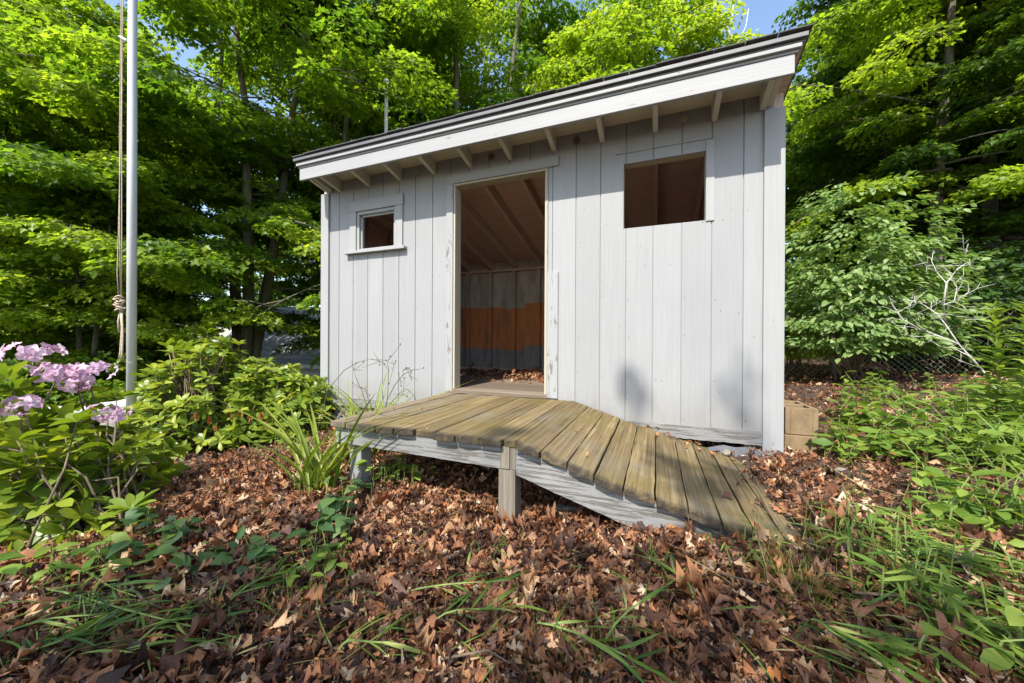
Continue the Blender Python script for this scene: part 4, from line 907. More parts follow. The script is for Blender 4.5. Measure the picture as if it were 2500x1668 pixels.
stalk([(722, 1020, 3.3), (735, 960, 3.3), (752, 895, 3.3), (790, 850, 3.25), (820, 832, 3.2), (850, 824, 3.2)]); stalk([(850, 824, 3.2), (878, 830, 3.2), (890, 848, 3.2)], 0.003)
stalk([(850, 960, 3.0), (832, 900, 3.0), (818, 870, 3.05), (812, 850, 3.1)]); stalk([(855, 960, 3.0), (850, 925, 3.0), (842, 905, 3.0), (836, 895, 3.0)])
stalk([(880, 955, 3.0), (888, 920, 3.0), (905, 885, 3.0), (925, 860, 3.05), (948, 848, 3.1)], 0.0035)
stalk([(885, 955, 3.0), (890, 900, 3.0), (892, 850, 3.05), (888, 828, 3.05)], 0.003); stalk([(960, 950, 3.1), (952, 910, 3.1), (935, 893, 3.1), (915, 905, 3.1)], 0.003)
q = np.random.default_rng(3)
for (ax, ay, dp) in ((890, 828, 3.05), (905, 836, 3.05), (925, 850, 3.05), (945, 850, 3.1), (870, 830, 3.2), (940, 862, 3.1), (918, 872, 3.05), (925, 905, 3.05), (838, 893, 3.0), (812, 850, 3.1)):
    for k in range(4):
        e = np.array([ax, ay]) + q.normal(size=2)*14; st.tube([CAM + ray(ax, ay)*dp - np.array(ds.location), CAM + ray(*e)*dp - np.array(ds.location)], [0.0025, 0.0012], 4)
        if k < 2:
            ee = CAM + ray(*e)*dp - np.array(ds.location); st.tube([ee, ee + np.array([0, 0, 0.008]), ee + np.array([0, 0, 0.016])], [0.003, 0.006, 0.002], 5)
st.build('stalks', M_DRYSTEM, ds)

def creeping(name, label, pts, n, ls, mat, seed, tmpl, h=0.10, group=None, spread=0.09, cat='plant'):
    q = np.random.default_rng(seed); P = []; TP = []; NR = []; p0 = ground(*pts[0]); root = thing(name, label, cat, tuple(p0), group); st = MB()
    G = [ground(*p) for p in pts]
    for i in range(n):
        s = q.random()*(len(G) - 1); k = min(int(s), len(G) - 2) if len(G) > 1 else 0
        c = (G[k] + (G[k+1] - G[k])*(s - k)) if len(G) > 1 else G[0]
        x, y = c[0] + q.normal()*spread, c[1] + q.normal()*spread; z = float(terrain(x, y)); hh = h*q.uniform(0.25, 1.2)
        top = np.array([x + q.normal()*0.03, y + q.normal()*0.03, z + hh + 0.02]); st.tube([np.array([x, y, z - 0.02]) - p0, top - p0], [0.0025, 0.0018], 4)
        for j in range(q.integers(1, 4)):
            a = q.uniform(0, 6.28); o = np.array([math.cos(a), math.sin(a), 0]); P.append(top - p0 - np.array([0, 0, 0.02*j])); TP.append(o + np.array([0, 0, q.uniform(-0.4, 0.3)])); NR.append(np.array([0, 0, 1.0]) + 0.3*q.normal(size=3))
    P, TP, NR = map(np.array, (P, TP, NR)); X, Y, Z = frames(TP, NR); cl = Cloud(); pick = q.integers(0, len(tmpl), len(P)); sz = ls*q.uniform(0.6, 1.2, len(P)); rn = q.random(len(P))
    for k in range(len(tmpl)):
        m = pick == k; cl.add(tmpl[k], P[m], X[m], Y[m], Z[m], sz[m], rn[m])
    st.build('stems', M_GREENSTEM, root); cl.build('foliage', mat, root, smooth=True); return root
creeping('bindweed_plant', 'trailing heart leaved vine below the day lily at the platform corner', [(830, 1150), (770, 1190), (760, 1250), (735, 1285)], 34, 0.075, M_IVY, 1, HEART, 0.12, spread=0.05)
creeping('bindweed_plant', 'green vine leaves under the left end of the platform', [(850, 1130), (900, 1110), (960, 1125)], 26, 0.07, M_WEED, 2, OVATE, 0.16, spread=0.06)
creeping('bindweed_plant', 'heart leaved vine on the litter right of the pink rhododendron', [(300, 1260), (420, 1280), (520, 1300), (560, 1340)], 34, 0.07, M_IVY, 3, HEART, 0.10, spread=0.08)
creeping('bindweed_plant', 'pale leafy seedlings on the litter below the platform corner', [(700, 1310), (760, 1340), (680, 1370)], 22, 0.055, M_WEED, 4, OVATE, 0.10, spread=0.06)
creeping('seedling', 'green seedlings at the sunny edge of the rhododendron', [(590, 1050), (680, 1030), (730, 1060)], 36, 0.055, M_WEED, 5, OVATE, 0.13, spread=0.10)
creeping('bindweed_plant', 'few large vine leaves against the foot of the concrete blocks', [(1860, 1062), (1900, 1062), (1940, 1045)], 8, 0.10, M_WEED, 6, OVATE, 0.12, spread=0.05)

# ------------------------------------------------------------------ weeds on the right
def weed_field(name, label, region, n, ls, mat, seed, hrange, tmpl):
    q = np.random.default_rng(seed); st = MB(); cl = Cloud(); P = []; TP = []; NR = []; SZ = []; RN = []
    for i in range(n):
        dx = q.uniform(region[0], region[1]); dy = q.uniform(region[2], region[3]); g = ground(dx, dy); h = q.uniform(*hrange)
        lean = q.normal(size=2)*0.35*h; base = q.random(); nn = q.integers(5, 12)
        top = g + np.array([lean[0], lean[1], h]); st.tube([g - np.array([0, 0, 0.03]), (g + top)/2 + np.array([lean[0]*-0.15, 0, 0.03]), top], [0.004, 0.003, 0.002], 4)
        for k in range(nn):
            t = (k + 1)/nn; a = k*2.2 + base*6; o = np.array([math.cos(a), math.sin(a), 0]); c = g + (top - g)*t
            P.append(c); TP.append(o + np.array([0, 0, q.uniform(-0.3, 0.5)])); NR.append(np.array([0, 0, 1.0]) + 0.35*q.normal(size=3)); SZ.append(ls*q.uniform(0.6, 1.25)); RN.append(np.clip(base*0.6 + q.random()*0.4, 0, 1))
    P, TP, NR, SZ, RN = map(np.array, (P, TP, NR, SZ, RN)); X, Y, Z = frames(TP, NR); pick = q.integers(0, len(tmpl), len(P))
    for k in range(len(tmpl)):
        m = pick == k; cl.add(tmpl[k], P[m], X[m], Y[m], Z[m], SZ[m], RN[m])
    o = cl.build(name, mat, None, smooth=True); tag(o, label, None, None, 'stuff')
    s_ = st.build('weed_stems', M_GREENSTEM, o)
weed_field('weed_cover', 'bright green weeds covering the ground right of the shed', (1905, 2420, 880, 1080), 150, 0.10, M_WEED, 1, (0.06, 0.30), OVATE)
weed_field('weed_cover', 'tall green weeds at the right edge of the clearing', (2150, 2500, 960, 1250), 70, 0.09, M_WEED, 2, (0.10, 0.36), OVATE + LANCE)
weed_field('weed_cover', 'loose weeds among the litter at the right foreground', (2050, 2480, 1180, 1568), 42, 0.07, M_WEED, 3, (0.04, 0.16), LANCE + OVATE)
weed_field('weed_cover', 'low green cover on the far left under the trees', (0, 720, 850, 960), 160, 0.09, M_WEED, 4, (0.1, 0.35), OVATE)
def goldenrod(label, dx, dy, dep, h, seed):
    q = np.random.default_rng(seed); p = at_depth(dx, dy, dep); g = np.array([p[0], p[1], float(terrain(p[0], p[1]))]); root = thing('goldenrod', label, 'plant', tuple(g), 'goldenrod at the right edge')
    top = np.array([q.normal()*0.05, q.normal()*0.05, h]); st = MB(); st.tube([(0, 0, -0.03), top*0.5 + np.array([0.02, 0, 0]), top], [0.006, 0.005, 0.003], 6); cl = Cloud(); P = []; TP = []; NR = []; SZ = []
    n = int(h*125)
    for k in range(n):
        t = 0.15 + 0.85*k/n; a = k*2.4; o = np.array([math.cos(a), math.sin(a), 0]); P.append(top*t + np.array([0.02, 0, 0])*(1 - abs(2*t - 1))); TP.append(o + np.array([0, 0, 0.15 + 0.8*t]) + 0.25*q.normal(size=3)); NR.append(np.array([0, 0, 1.0]) - 0.3*o + 0.35*q.normal(size=3)); SZ.append((0.15 - 0.08*t**3)*q.uniform(0.7, 1.1))
    P, TP, NR, SZ = map(np.array, (P, TP, NR, SZ)); X, Y, Z = frames(TP, NR); cl.add(LANCE[0], P, X*1.9, Y, Z, SZ*1.1, 0.55 + 0.45*q.random(n)); st.build('stem', M_GREENSTEM, root); cl.build('foliage', M_WEED, root, smooth=True)
goldenrod('tall goldenrod stem with narrow leaves near the dead branch at right', 2285, 720, 2.6, 0.95, 1)
goldenrod('goldenrod stem cut by the right edge of the view', 2345, 715, 2.5, 0.95, 2)
goldenrod('shorter goldenrod leaning beside the tall stem at right', 2315, 850, 2.4, 0.7, 3)

# dead branch
db = MB(); q = np.random.default_rng(12); p0 = at_depth(2225, 850, 3.9); g0 = np.array([p0[0], p0[1], float(terrain(p0[0], p0[1]))])
def px3(l, d=3.9): return [CAM + ray(x, y)*(d + 0.15*q.normal()) - g0 for x, y in l]
def dbr(l, r, d=3.9):
    P = px3(l, d); db.tube(P, list(np.linspace(r*0.85, r*0.26, len(l))), 5)
    for k in range(len(P) - 1):
        for _ in range(2 if r < 0.013 else 1):
            a = P[k] + (P[k+1] - P[k])*q.random(); dr = norm(P[k+1] - P[k]) + q.normal(size=3)*0.8; L_ = q.uniform(0.05, 0.16)
            m_ = a + dr*L_*0.5 + q.normal(size=3)*0.012; e_ = a + dr*L_ + q.normal(size=3)*0.03; db.tube([a, m_, e_], [0.0024, 0.0018, 0.0009], 4)
            if q.random() < 0.6: db.tube([m_, m_ + norm(dr + q.normal(size=3)*0.8)*L_*0.5], [0.002, 0.001], 4)
dbr([(2290, 900), (2255, 850), (2200, 790), (2170, 745), (2150, 720)], 0.014); dbr([(2170, 745), (2165, 700), (2172, 650), (2195, 620), (2212, 590), (2222, 560)], 0.010)
dbr([(2200, 790), (2150, 770), (2110, 755), (2075, 735), (2050, 705), (2040, 680)], 0.009); dbr([(2110, 755), (2085, 750), (2060, 752)], 0.005); dbr([(2172, 650), (2150, 625), (2138, 600), (2142, 575)], 0.006)
dbr([(2150, 625), (2130, 615), (2128, 590)], 0.004); dbr([(2195, 620), (2215, 605), (2235, 600)], 0.004); dbr([(2150, 720), (2120, 700), (2100, 690), (2095, 672)], 0.005); dbr([(2165, 700), (2190, 690), (2210, 680), (2225, 668)], 0.005)
dbr([(2150, 720), (2185, 722), (2215, 735)], 0.004); dbr([(2255, 850), (2230, 820), (2190, 800), (2150, 795)], 0.006); dbr([(2075, 735), (2100, 720), (2125, 722)], 0.004); dbr([(2290, 900), (2310, 940), (2325, 990)], 0.015)
dbr([(2190, 690), (2196, 660), (2188, 640)], 0.003); dbr([(2120, 700), (2140, 688), (2152, 690)], 0.003)
do = db.build('dead_branch', M_DEAD, None, smooth=True, loc=tuple(g0)); tag(do, 'bare bleached branch standing among the weeds at right', 'dead branch')
dt = MB(); p0 = at_depth(1690, 60, 11)
g0 = np.array([p0[0], p0[1], float(terrain(p0[0], p0[1]))])
def tw(l, r): dt.tube([CAM + ray(x, y)*11 - g0 for x, y in l], list(np.linspace(r, r*0.4, len(l))), 6)
dt.tube([(0, 0, -0.2), (0.05, 0, 4), tuple(CAM + ray(1690, 110)*11 - g0)], [0.14, 0.10, 0.06], 8)
tw([(1690, 110), (1665, 60), (1645, 20), (1635, -30)], 0.05); tw([(1672, 72), (1680, 40), (1684, 0), (1680, -40)], 0.022); tw([(1690, 110), (1712, 60), (1718, 20)], 0.02); tw([(1655, 38), (1640, 10), (1625, -10)], 0.015)
dto = dt.build('dead_tree', M_DEAD, None, smooth=True, loc=tuple(g0)); tag(dto, 'bare dead tree top against the blue sky above the roof', 'dead tree', None)

# fallen log behind the pink flowers
la, lb = at_depth(-40, 985, 3.3), at_depth(330, 925, 3.95)
lg = MB(); q = np.random.default_rng(2); lg.tube([la + (lb - la)*s + np.array([0, 0, 0.015*math.sin(6*s)]) for s in np.linspace(0, 1, 12)], [0.085 + 0.008*q.normal() for _ in range(12)], 14)
lo_ = lg.build('fallen_log', M_BIRCH, None, smooth=True); tag(lo_, 'pale lichen spotted log lying behind the pink rhododendron', 'log')
for s in (0.15, 0.8):
    p = la + (lb - la)*s; gz = float(terrain(p[0], p[1])); hh = (p[2] - 0.06 - gz)/2
    stone('support_stone', (p[0], p[1], gz + hh*0.9), (0.16, 0.14, hh*1.15), 'mossy stone under the %s of the pale log' % ('left end' if s < 0.5 else 'right end'), plain('mossy_stone_%d' % int(s*100), (0.22, 0.22, 0.18), 0.95, 0, 0.4, 9, 0.01), 40 + int(s*10), 'stones under the log')

# ------------------------------------------------------------------ chain-link fence
pf = ground_at(1908, 6.3); fy = pf[1]; fx0, fx1 = 4.6, 9.2
fence = thing('chain_link_fence', 'rusty chain-link fence with galvanised posts in the shade behind the shed', 'fence', (pf[0], pf[1], pf[2]))
for x in (pf[0] - 2.4, pf[0], pf[0] + 2.4):
    gz = float(terrain(x, fy)); t = MB(); t.tube([(x - pf[0], 0, gz - pf[2] - 0.1), (x - pf[0], 0, gz - pf[2] + 1.18)], 0.032, 12); t.tube([(x - pf[0], 0, gz - pf[2] + 1.18), (x - pf[0], 0, gz - pf[2] + 1.21), (x - pf[0], 0, gz - pf[2] + 1.23)], [0.04, 0.036, 0.01], 12); t.build('fence_post', M_STEEL, fence, smooth=True)
t = MB(); t.tube([(-2.4, 0, 1.14 + float(terrain(pf[0] - 2.4, fy)) - pf[2]), (0, 0, 1.14), (2.4, 0, 1.14 + float(terrain(pf[0] + 2.4, fy)) - pf[2])], 0.02, 10); t.build('top_rail', M_STEEL, fence, smooth=True)
t = MB()
for sg in (1, -1):
    x = -2.4 - 1.1
    while x < 2.4 + 1.1:
        pts = []
        for k in range(12):
            z = 0.03 + 1.1*k/11; xx = x + sg*(z if sg > 0 else z) if sg > 0 else x - z + 1.1
            if -2.4 <= xx <= 2.4: pts.append((xx, 0.006*sg, z + float(terrain(pf[0] + xx, fy)) - pf[2]))
        if len(pts) > 1: t.tube(pts, 0.0028, 3)
        x += 0.085
t.build('wire_mesh', plain('rusty_wire', (0.30, 0.26, 0.21), 0.8, 0.3, 0.3, 20), fence)

# ------------------------------------------------------------------ house far left
hp = at_depth(640, 838, 14.5); hz = hp[2]
house = thing('neighbour_house', 'grey shingled house roof half hidden by maples left of the shed', 'house', (hp[0], hp[1], 0)); house.rotation_euler[2] = math.radians(16)
t = MB(); t.box(-3.2, 5.5, 0.4, 6.0, hz - 3.2, hz - 0.12); t.build('wall', plain('white_house_wall', (0.6, 0.6, 0.6), 0.7, 0, 0.08, 5), house)
t = MB(); n = 14
for k in range(n):
    y0, y1 = 3.2*k/n, 3.2*(k+1)/n + 0.03; z0_, z1_ = hz + 0.8*y0, hz + 0.8*y1
    t.hexa([(-3.6, y0, z0_), (6.0, y0, z0_), (6.0, y1, z1_ - .012), (-3.6, y1, z1_ - .012), (-3.6, y0, z0_ + 0.03), (6.0, y0, z0_ + 0.03), (6.0, y1, z1_ + 0.006), (-3.6, y1, z1_ + 0.006)], rng.random())
t.hexa([(-3.6, 3.2, hz + 2.56), (6, 3.2, hz + 2.56), (6, 6.4, hz), (-3.6, 6.4, hz), (-3.6, 3.2, hz + 2.6), (6, 3.2, hz + 2.6), (6, 6.4, hz + 0.04), (-3.6, 6.4, hz + 0.04)])
hr = t.build('roof', plain('house_shingle', (0.15, 0.16, 0.175), 0.9, 0, 0.25, 30), house)
t = MB(); t.box(-3.6, 6.0, -0.06, -0.003, hz - 0.13, hz + 0.03); t.box(-3.6, 6.0, -0.002, 0.4, hz - 0.14, hz - 0.10); t.build('gutter', plain('white_gutter', (0.7, 0.7, 0.7), 0.5, 0, 0.06), hr)
t = MB()
for yy, sg in ((-0.1, 1),):
    t.hexa([(-3.605, 0.42, hz - .15), (-3.58, 0.42, hz - .15), (-3.58, 6.0, hz - .15), (-3.605, 6.0, hz - .15), (-3.605, 3.19, hz + 2.4), (-3.58, 3.19, hz + 2.4), (-3.58, 3.21, hz + 2.4), (-3.605, 3.21, hz + 2.4)])
t.build('gable', plain('white_gable', (0.6, 0.6, 0.6), 0.7), house)
t = MB(); 
for x in (-1.5, 1.5, 4.0): t.box(x, x + 0.9, 0.37, 0.395, hz - 1.9, hz - 0.7)
t.build('window', plain('dark_window_glass', (0.03, 0.035, 0.04), 0.1), house)

# ------------------------------------------------------------------ leaf litter
def litter(name, label, X0, Y0, Z0, seed, size, pal_shift=0.0, tilt=0.55, lift=0.03, stuff=True, parent=None):
    q = np.random.default_rng(seed); n = len(X0); cl = Cloud()
    a = q.uniform(0, 6.28, n); tp = np.stack([np.cos(a), np.sin(a), q.normal(size=n)*tilt*0.6], -1); nr = np.array([0, 0, 1.0]) + q.normal(size=(n, 3))*tilt*0.75
    X, Y, Z = frames(tp, nr); flip = q.random(n) < 0.45; Z[flip] *= -1; X[flip] *= -1
    pos = np.stack([X0, Y0, Z0 + q.random(n)**2*lift + 0.008], -1); wt = np.ones(len(DRY)); wt[14:18] = 0.35; wt[11:14] = 1.3; pick = q.choice(len(DRY), n, p=wt/wt.sum()); rn = np.clip(q.beta(1.25, 1.9, n) + pal_shift, 0, 1)
    # patches of redder and darker leaves
    patch = 0.10*np.sin(1.9*X0 + 0.7) * np.sin(2.3*Y0 + 1.0); rn = np.clip(rn + patch, 0, 1); sp = q.random(n) < 0.04; rn[sp] = q.uniform(0.86, 1.0, sp.sum())
    big_ok = np.hypot(X0 - CAM[0], Y0 - CAM[1]) > 1.25
    sz = size*np.where(q.random(n) < 0.05, q.uniform(1.3, 2.0, n), q.uniform(0.3, 1.1, n)); sz = np.where(big_ok, sz, np.minimum(sz, size*1.1))
    for k in range(len(DRY)):
        m = pick == k; cl.add(DRY[k], pos[m] - Y[m]*sz[m][:, None]*0.5, X[m], Y[m], Z[m], sz[m], rn[m])
    o = cl.build(name, M_LITTER, parent, smooth=True); tag(o, label, None, None, 'stuff'); return o
q = np.random.default_rng(99)
n0 = 165000; x = q.uniform(-4.5, 11.5, n0); y = q.uniform(-3.8, 7.5, n0)
dist = np.hypot(x - CAM[0], y - CAM[1]); fw_ = (x - CAM[0])*FWD[0] + (y - CAM[1])*FWD[1]; sd = (x - CAM[0])*RGT[0] + (y - CAM[1])*RGT[1]
dens = np.clip(1.9/np.maximum(dist, 0.8), 0, 1.0); keep = (q.random(n0) < dens) & (fw_ > -0.6) & (np.abs(sd) < 1.7*fw_ + 2.6)
inside = (x > 0.1) & (x < 4.3) & (y > 0.2) & (y < 2.3); keep &= ~inside
on_ramp = (x > 3.62) & (x < 4.12) & (y > -1.38) & (y < -0.02); keep &= ~on_ramp
x, y, dist = x[keep], y[keep], dist[keep]
litter('leaf_litter', 'brown fallen oak and maple leaves covering the ground', x, y, terrain(x, y), 1, 0.062, 0.0, 0.62, 0.03)
# dense extra layer close to the camera
n1 = 36000; x = q.uniform(0.4, 6.2, n1); y = q.uniform(-2.9, -0.9, n1); fw_ = (x - CAM[0])*FWD[0] + (y - CAM[1])*FWD[1]; sd = (x - CAM[0])*RGT[0] + (y - CAM[1])*RGT[1]
dist = np.hypot(x - CAM[0], y - CAM[1]); keep = (fw_ > 0.5) & (np.abs(sd) < 1.5*fw_ + 0.2) & (q.random(n1) < np.clip(1.6/dist, 0, 1)) & ~((x > 3.6) & (x < 4.12) & (y > -1.4))
x, y = x[keep], y[keep]; litter('leaf_litter', 'dense curled dry leaves in the foreground', x, y, terrain(x, y) + 0.006, 2, 0.052, 0.02, 0.8, 0.035)
# crumbs and leaf pile in the doorway
x = q.uniform(1.75, 3.6, 900); y = np.clip(q.normal(1.35, 0.25, 900), 0.75, 2.15); keep = (x > 2.0 - 0.3*q.random(900)) ; x, y = x[keep], y[keep]
litter('leaf_pile', 'dry leaf pile blown onto the shed floor inside the doorway', x, y, 0.475 + 0.05*np.exp(-((y - 1.4)/0.25)**2)*q.random(len(x)), 3, 0.075, 0.12, 0.6, 0.04)
x = q.uniform(0.6, 3.6, 700); y = 2.2 - 1.5*q.random(700)**1.5; litter('floor_leaves', 'scattered dry leaves on the shed floor', x, y, 0.472 + 0*x, 4, 0.07, 0.0, 0.4, 0.02)
x = q.uniform(3.45, 4.15, 40); y = -0.04 - np.abs(q.normal(0, 0.10, 40)); litter('ramp_leaves', 'dry leaf crumbs gathered on the ramp along the skirt board', x, y, np.array([zbk(v) for v in x]) + 0.002, 6, 0.045, 0.05, 0.4, 0.01)

x = q.uniform(3.72, 4.16, 60); y = q.uniform(-1.36, -0.05, 60); keep = q.random(60) < (x - 3.62)/0.5; x, y = x[keep], y[keep]
litter('ramp_leaves', 'dry leaves drifting over the low end of the ramp', x, y, np.array([zfr(a)*(-b_/1.38) + zbk(a)*(1 + b_/1.38) for a, b_ in zip(x, y)]) + 0.002, 8, 0.05, 0.05, 0.4, 0.008)
x = q.uniform(1.7, 3.6, 70); y = q.uniform(-1.33, -0.06, 70); litter('ramp_leaves', 'leaf crumbs and seeds scattered on the platform boards', x, y, np.array([zfr(a)*(-b_/1.38) + zbk(a)*(1 + b_/1.38) for a, b_ in zip(x, y)]) + 0.0, 9, 0.016, 0.25, 0.25, 0.002)
n2 = 26000; x = q.uniform(0.2, 6.4, n2); y = q.uniform(-2.9, 0.4, n2); fw_ = (x - CAM[0])*FWD[0] + (y - CAM[1])*FWD[1]; sd = (x - CAM[0])*RGT[0] + (y - CAM[1])*RGT[1]
keep = (fw_ > 0.5) & (np.abs(sd) < 1.5*fw_ + 0.2) & ~((x > 3.3) & (x < 4.12) & (y > -1.4)) & ~((x > 1.6) & (x < 3.4) & (y > -0.3)); x, y = x[keep], y[keep]
litter('leaf_crumbs', 'small broken leaf crumbs between the fallen leaves', x, y, terrain(x, y) + 0.03*q.random(len(x)), 10, 0.022, 0.08, 1.0, 0.01)
x = q.uniform(4.06, 4.42, 260); y = q.uniform(-1.40, -0.12, 260); litter('leaf_litter', 'leaves banked against the low end of the ramp', x, y, terrain(x, y) + 0.012, 12, 0.055, 0.02, 0.6, 0.03)
x = q.uniform(3.55, 4.2, 120); y = q.uniform(-1.62, -1.36, 120); litter('leaf_litter', 'leaves banked along the foot of the ramp stringer', x, y, terrain(x, y) + 0.015, 13, 0.055, 0.02, 0.7, 0.04)
def straw(label, n, seed):
    q = np.random.default_rng(seed); x = q.uniform(1.0, 5.8, n); y = q.uniform(-2.7, -0.6, n); P = np.stack([x, y, terrain(x, y) + 0.02 + 0.03*q.random(n)], -1); a = q.uniform(0, 6.28, n)
    X, Y, Z = frames(np.stack([np.cos(a), np.sin(a), 0.2*q.normal(size=n)], -1), np.array([0, 0, 1.0]) + 0.3*q.normal(size=(n, 3))); cl = Cloud()
    cl.add(strip_leaf([0.008, 0.012, 0.011, 0.008, 0.003], 0, 0.3, 0.5, 0, 3, 0.1), P, X, Y, Z, q.uniform(0.06, 0.28, n), 0.93 + 0.07*q.random(n)); tag(cl.build('dry_straw', M_GRASS, None), label, None, None, 'stuff')
straw('thin dry straws and needles lying over the litter', 420, 4)

# ------------------------------------------------------------------ grass, cut stalks, twigs
def tuft(label, dx, dy, n, L, mat, seed, spread):
    g = ground(dx, dy); blade_clump('grass_tuft', label, g, n, L, mat, seed, spread, [strip_leaf([0.004, 0.006, 0.006, 0.005, 0.003, 0.0], 0, 0.2, 0.3, 0, 1, 0.35), strip_leaf([0.004, 0.006, 0.006, 0.005, 0.003, 0.0], 0, 0.2, 0.3, 0, 1, 0.1)], 'grass', 'grass tufts among the litter', 1.3)
tuft('yellow green grass tuft past the low end of the ramp', 1830, 1360, 260, 0.17, M_GRASS, 1, 0.05)
tuft('grass tuft growing at the end of the ramp boards', 1755, 1245, 60, 0.15, M_GRASS, 2, 0.04)
tuft('short grass beside the shed corner post', 1950, 1100, 160, 0.10, M_GRASS, 3, 0.12)
tuft('small grass tuft in the left foreground litter', 620, 1440, 60, 0.14, M_GRASS, 4, 0.05)
tuft('grass tuft in the middle foreground litter', 1190, 1440, 60, 0.10, M_GRASS, 5, 0.05)
tuft('thin grass by the bottom edge left of centre', 740, 1390, 60, 0.12, M_GRASS, 6, 0.05)
tuft('green grass tuft on the litter right of the ramp', 1960, 1290, 120, 0.18, M_WEED, 7, 0.06)
tuft('thin grass near the bottom edge at right', 1320, 1500, 70, 0.13, M_GRASS, 8, 0.06)
def cut_stalk(dx0, dy0, dx1, dy1, seed, label, n=9, ls=0.16):
    q = np.random.default_rng(seed); a, b_ = ground(dx0, dy0), ground(dx1, dy1); st = MB(); cl = Cloud(); root = thing('cut_stalk', label, 'cut stalk', tuple(a), 'cut leafy stalks lying on the litter')
    pts = []
    for s in np.linspace(0, 1, 7):
        p = a + (b_ - a)*s; p = p + np.array([0.02*math.sin(5*s + seed), 0.02*math.cos(4*s), 0]); p[2] = float(terrain(p[0], p[1])) + 0.045 + 0.02*math.sin(3*s); pts.append(p - a)
    st.tube(pts, list(np.linspace(0.0038, 0.0018, 7)), 5); P = []; TP = []; NR = []; d = norm(b_ - a); side = np.cross(d, [0, 0, 1.0])
    for k in range(n):
        s = 0.1 + 0.9*(k + q.random()*0.5)/n; i = min(int(s*6), 5); c = pts[i] + (pts[i+1] - pts[i])*(s*6 - i); sg = 1 if k % 2 else -1
        P.append(c); TP.append(d*1.0 + side*sg*q.uniform(0.3, 0.9) + np.array([0, 0, q.uniform(-0.1, 0.35)])); NR.append(np.array([0, 0, 1.0]) + 0.5*q.normal(size=3))
    P, TP, NR = map(np.array, (P, TP, NR)); X, Y, Z = frames(TP, NR); cl.add(LANCE[seed % 2], P, X*0.6, Y, Z, ls*q.uniform(0.6, 1.2, n), np.clip(q.random(n), 0, 1))
    st.build('stem', M_GREENSTEM, root); cl.build('foliage', M_CUT, root, smooth=True)
CS = [(0, 1500, 330, 1420, 'cut green stalk lying across the bottom left corner'), (60, 1390, 560, 1500, 'long thin stalk lying from the rhododendron towards the bottom'), (20, 1560, 260, 1470, 'lower cut stalk in the bottom left corner'), (150, 1340, 330, 1400, 'short leafy stalk below the pink rhododendron'),
      (260, 1540, 480, 1440, 'leafy stalk with blue green leaves in the left foreground'), (480, 1440, 720, 1320, 'cut stalk pointing up towards the platform corner'), (1390, 1530, 1560, 1330, 'thin stalk upright in the right of centre foreground'), (1240, 1480, 1480, 1560, 'cut stalk at the bottom edge right of centre'),
      (930, 1400, 1180, 1360, 'small leafy stalk in the middle of the litter'), (1590, 1420, 1500, 1300, 'short stalk below the ramp stringer'), (1800, 1230, 2150, 1330, 'long cut stalk lying from the ramp end to the right'), (1880, 1210, 2300, 1360, 'parallel cut stalk right of the ramp end'),
      (1900, 1260, 2330, 1430, 'leafy cut stalk across the right foreground'), (2010, 1330, 2120, 1480, 'drooping leafy stalk in the right foreground'), (2100, 1300, 2350, 1330, 'cut stalk near the right edge above the grass'), (2050, 1420, 2340, 1560, 'bare tan stalk slanting to the bottom right corner'),
      (1950, 1180, 2200, 1250, 'cut stalk in front of the right weeds'), (1850, 1470, 2000, 1540, 'short cut stalk at the bottom edge at right'), (760, 1540, 900, 1500, 'blue green leafy sprig at the bottom edge'), (1000, 1470, 1160, 1420, 'cut sprig in the centre foreground')]
for k, (a, b_, c_, d_, lab) in enumerate(CS): cut_stalk(a, b_, c_, d_, 10 + k, lab, n=9 + k % 6, ls=0.12 + 0.01*(k % 4))
def cut_grass(label, poly, n, ang, spread, L, seed):
    q = np.random.default_rng(seed); P = []; TP = []; NR = []
    for _ in range(n):
        g = ground(q.uniform(poly[0], poly[1]), q.uniform(poly[2], poly[3])); a = ang + q.normal()*spread
        P.append(g + np.array([0, 0, 0.03 + 0.05*q.random()])); TP.append(RGT*math.cos(a) + np.array([_f[0], _f[1], 0])*math.sin(a) + np.array([0, 0, q.uniform(-0.05, 0.22)])); NR.append(np.array([0, 0, 1.0]) + 0.5*q.normal(size=3))
    P, TP, NR = map(np.array, (P, TP, NR)); X, Y, Z = frames(TP, NR); cl = Cloud(); tm = [LANCE[0], LANCE[1], BLADE[0], BLADE[1]]; pick = q.choice(4, n, p=[.22, .22, .28, .28]); sz = L*q.uniform(0.4, 1.3, n)*np.where(pick < 2, 0.75, 1.25)
    for k in range(4):
        m = pick == k; wd = 0.34 if k < 2 else 0.7; cl.add(tm[k], P[m], X[m]*wd, Y[m], Z[m], sz[m], q.random(m.sum())**1.5)
    tag(cl.build('cut_grass', M_CUT, None, smooth=True), label, None, None, 'stuff')
cut_grass('long cut grass lying over the bottom left litter', (-60, 420, 1390, 1568), 80, 0.35, 0.5, 0.17, 1)
cut_grass('long cut grass lying right of the ramp end', (1830, 2340, 1180, 1420), 110, -0.45, 0.6, 0.16, 2)
cut_grass('loose grass blades scattered in the middle foreground', (450, 1900, 1290, 1568), 120, 0.3, 1.4, 0.14, 3)
cut_grass('loose grass blades in the bottom right foreground', (1750, 2350, 1400, 1568), 80, -0.6, 0.8, 0.16, 4)
creeping('seedling', 'narrow leaved sprig on the litter in front of the ramp post', [(1080, 1290), (1120, 1300)], 6, 0.07, M_WEED, 21, LANCE, 0.08, spread=0.03)
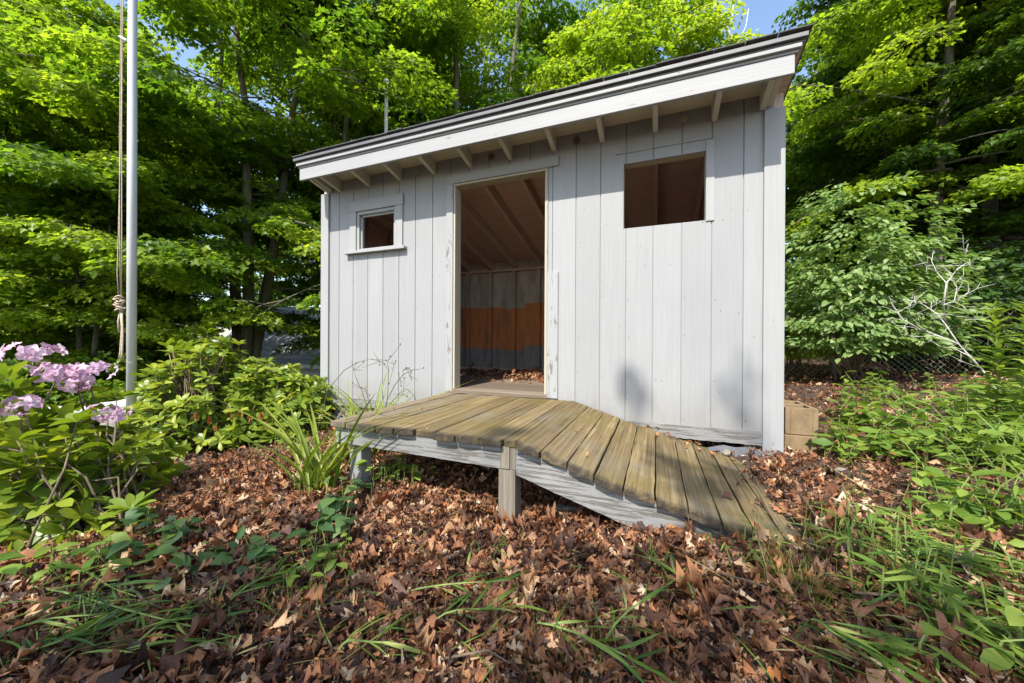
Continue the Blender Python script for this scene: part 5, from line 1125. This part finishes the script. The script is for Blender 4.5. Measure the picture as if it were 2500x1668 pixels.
creeping('seedling', 'bright weeds on the litter left of the yellow grass tuft', [(1700, 1280), (1760, 1320)], 12, 0.06, M_WEED, 22, LANCE, 0.10, spread=0.05)
creeping('seedling', 'bright leafy weeds in the sun right of the ramp end', [(1940, 1220), (2020, 1280), (2080, 1350)], 40, 0.085, M_WEED, 23, LANCE, 0.16, spread=0.10)
creeping('seedling', 'leafy weeds at the right edge in front of the goldenrod', [(2180, 1180), (2300, 1240)], 34, 0.09, M_WEED, 24, OVATE, 0.16, spread=0.12)
creeping('seedling', 'drooping long leaved weeds in the right foreground', [(2060, 1400), (2140, 1460)], 22, 0.11, M_WEED, 25, LANCE, 0.16, spread=0.07)
creeping('seedling', 'small weeds at the bottom left edge of the litter', [(60, 1480), (260, 1520), (420, 1450)], 26, 0.06, M_IVY, 26, LANCE, 0.08, spread=0.10)
creeping('seedling', 'weeds under the lower leaves of the pink rhododendron', [(40, 1330), (200, 1330), (300, 1290)], 30, 0.08, M_WEED, 27, OVATE, 0.10, spread=0.10)
def twig(l, r, label, mat=M_STEM):
    P = [ground(*p) for p in l]; p0 = P[0]; t = MB(); t.tube([p - p0 + np.array([0, 0, 0.05 + 0.012*math.sin(2*i)]) for i, p in enumerate(P)], list(np.linspace(r, r*0.45, len(P))), 6); o = t.build('fallen_twig', mat, None, smooth=True, loc=tuple(p0)); tag(o, label, 'twig', 'fallen twigs on the litter')
twig([(275, 1330), (290, 1370), (330, 1410), (395, 1440)], 0.006, 'grey curved twig on the litter in the left foreground')
twig([(1835, 1160), (1880, 1230), (1940, 1270)], 0.005, 'dark twig beside the end of the ramp')
twig([(1720, 1095), (1760, 1180), (1790, 1240)], 0.004, 'thin twig across the last ramp boards')
twig([(1960, 1400), (2080, 1420), (2250, 1425)], 0.005, 'long brown twig on the right foreground litter')
twig([(1010, 1560), (1120, 1545), (1170, 1560)], 0.004, 'grey twig at the bottom edge left of centre')
twig([(640, 1250), (720, 1225), (790, 1200)], 0.004, 'thin twig on the sunny litter below the day lily')
twig([(1650, 1350), (1720, 1380), (1790, 1390)], 0.003, 'thin dry stem below the ramp end')
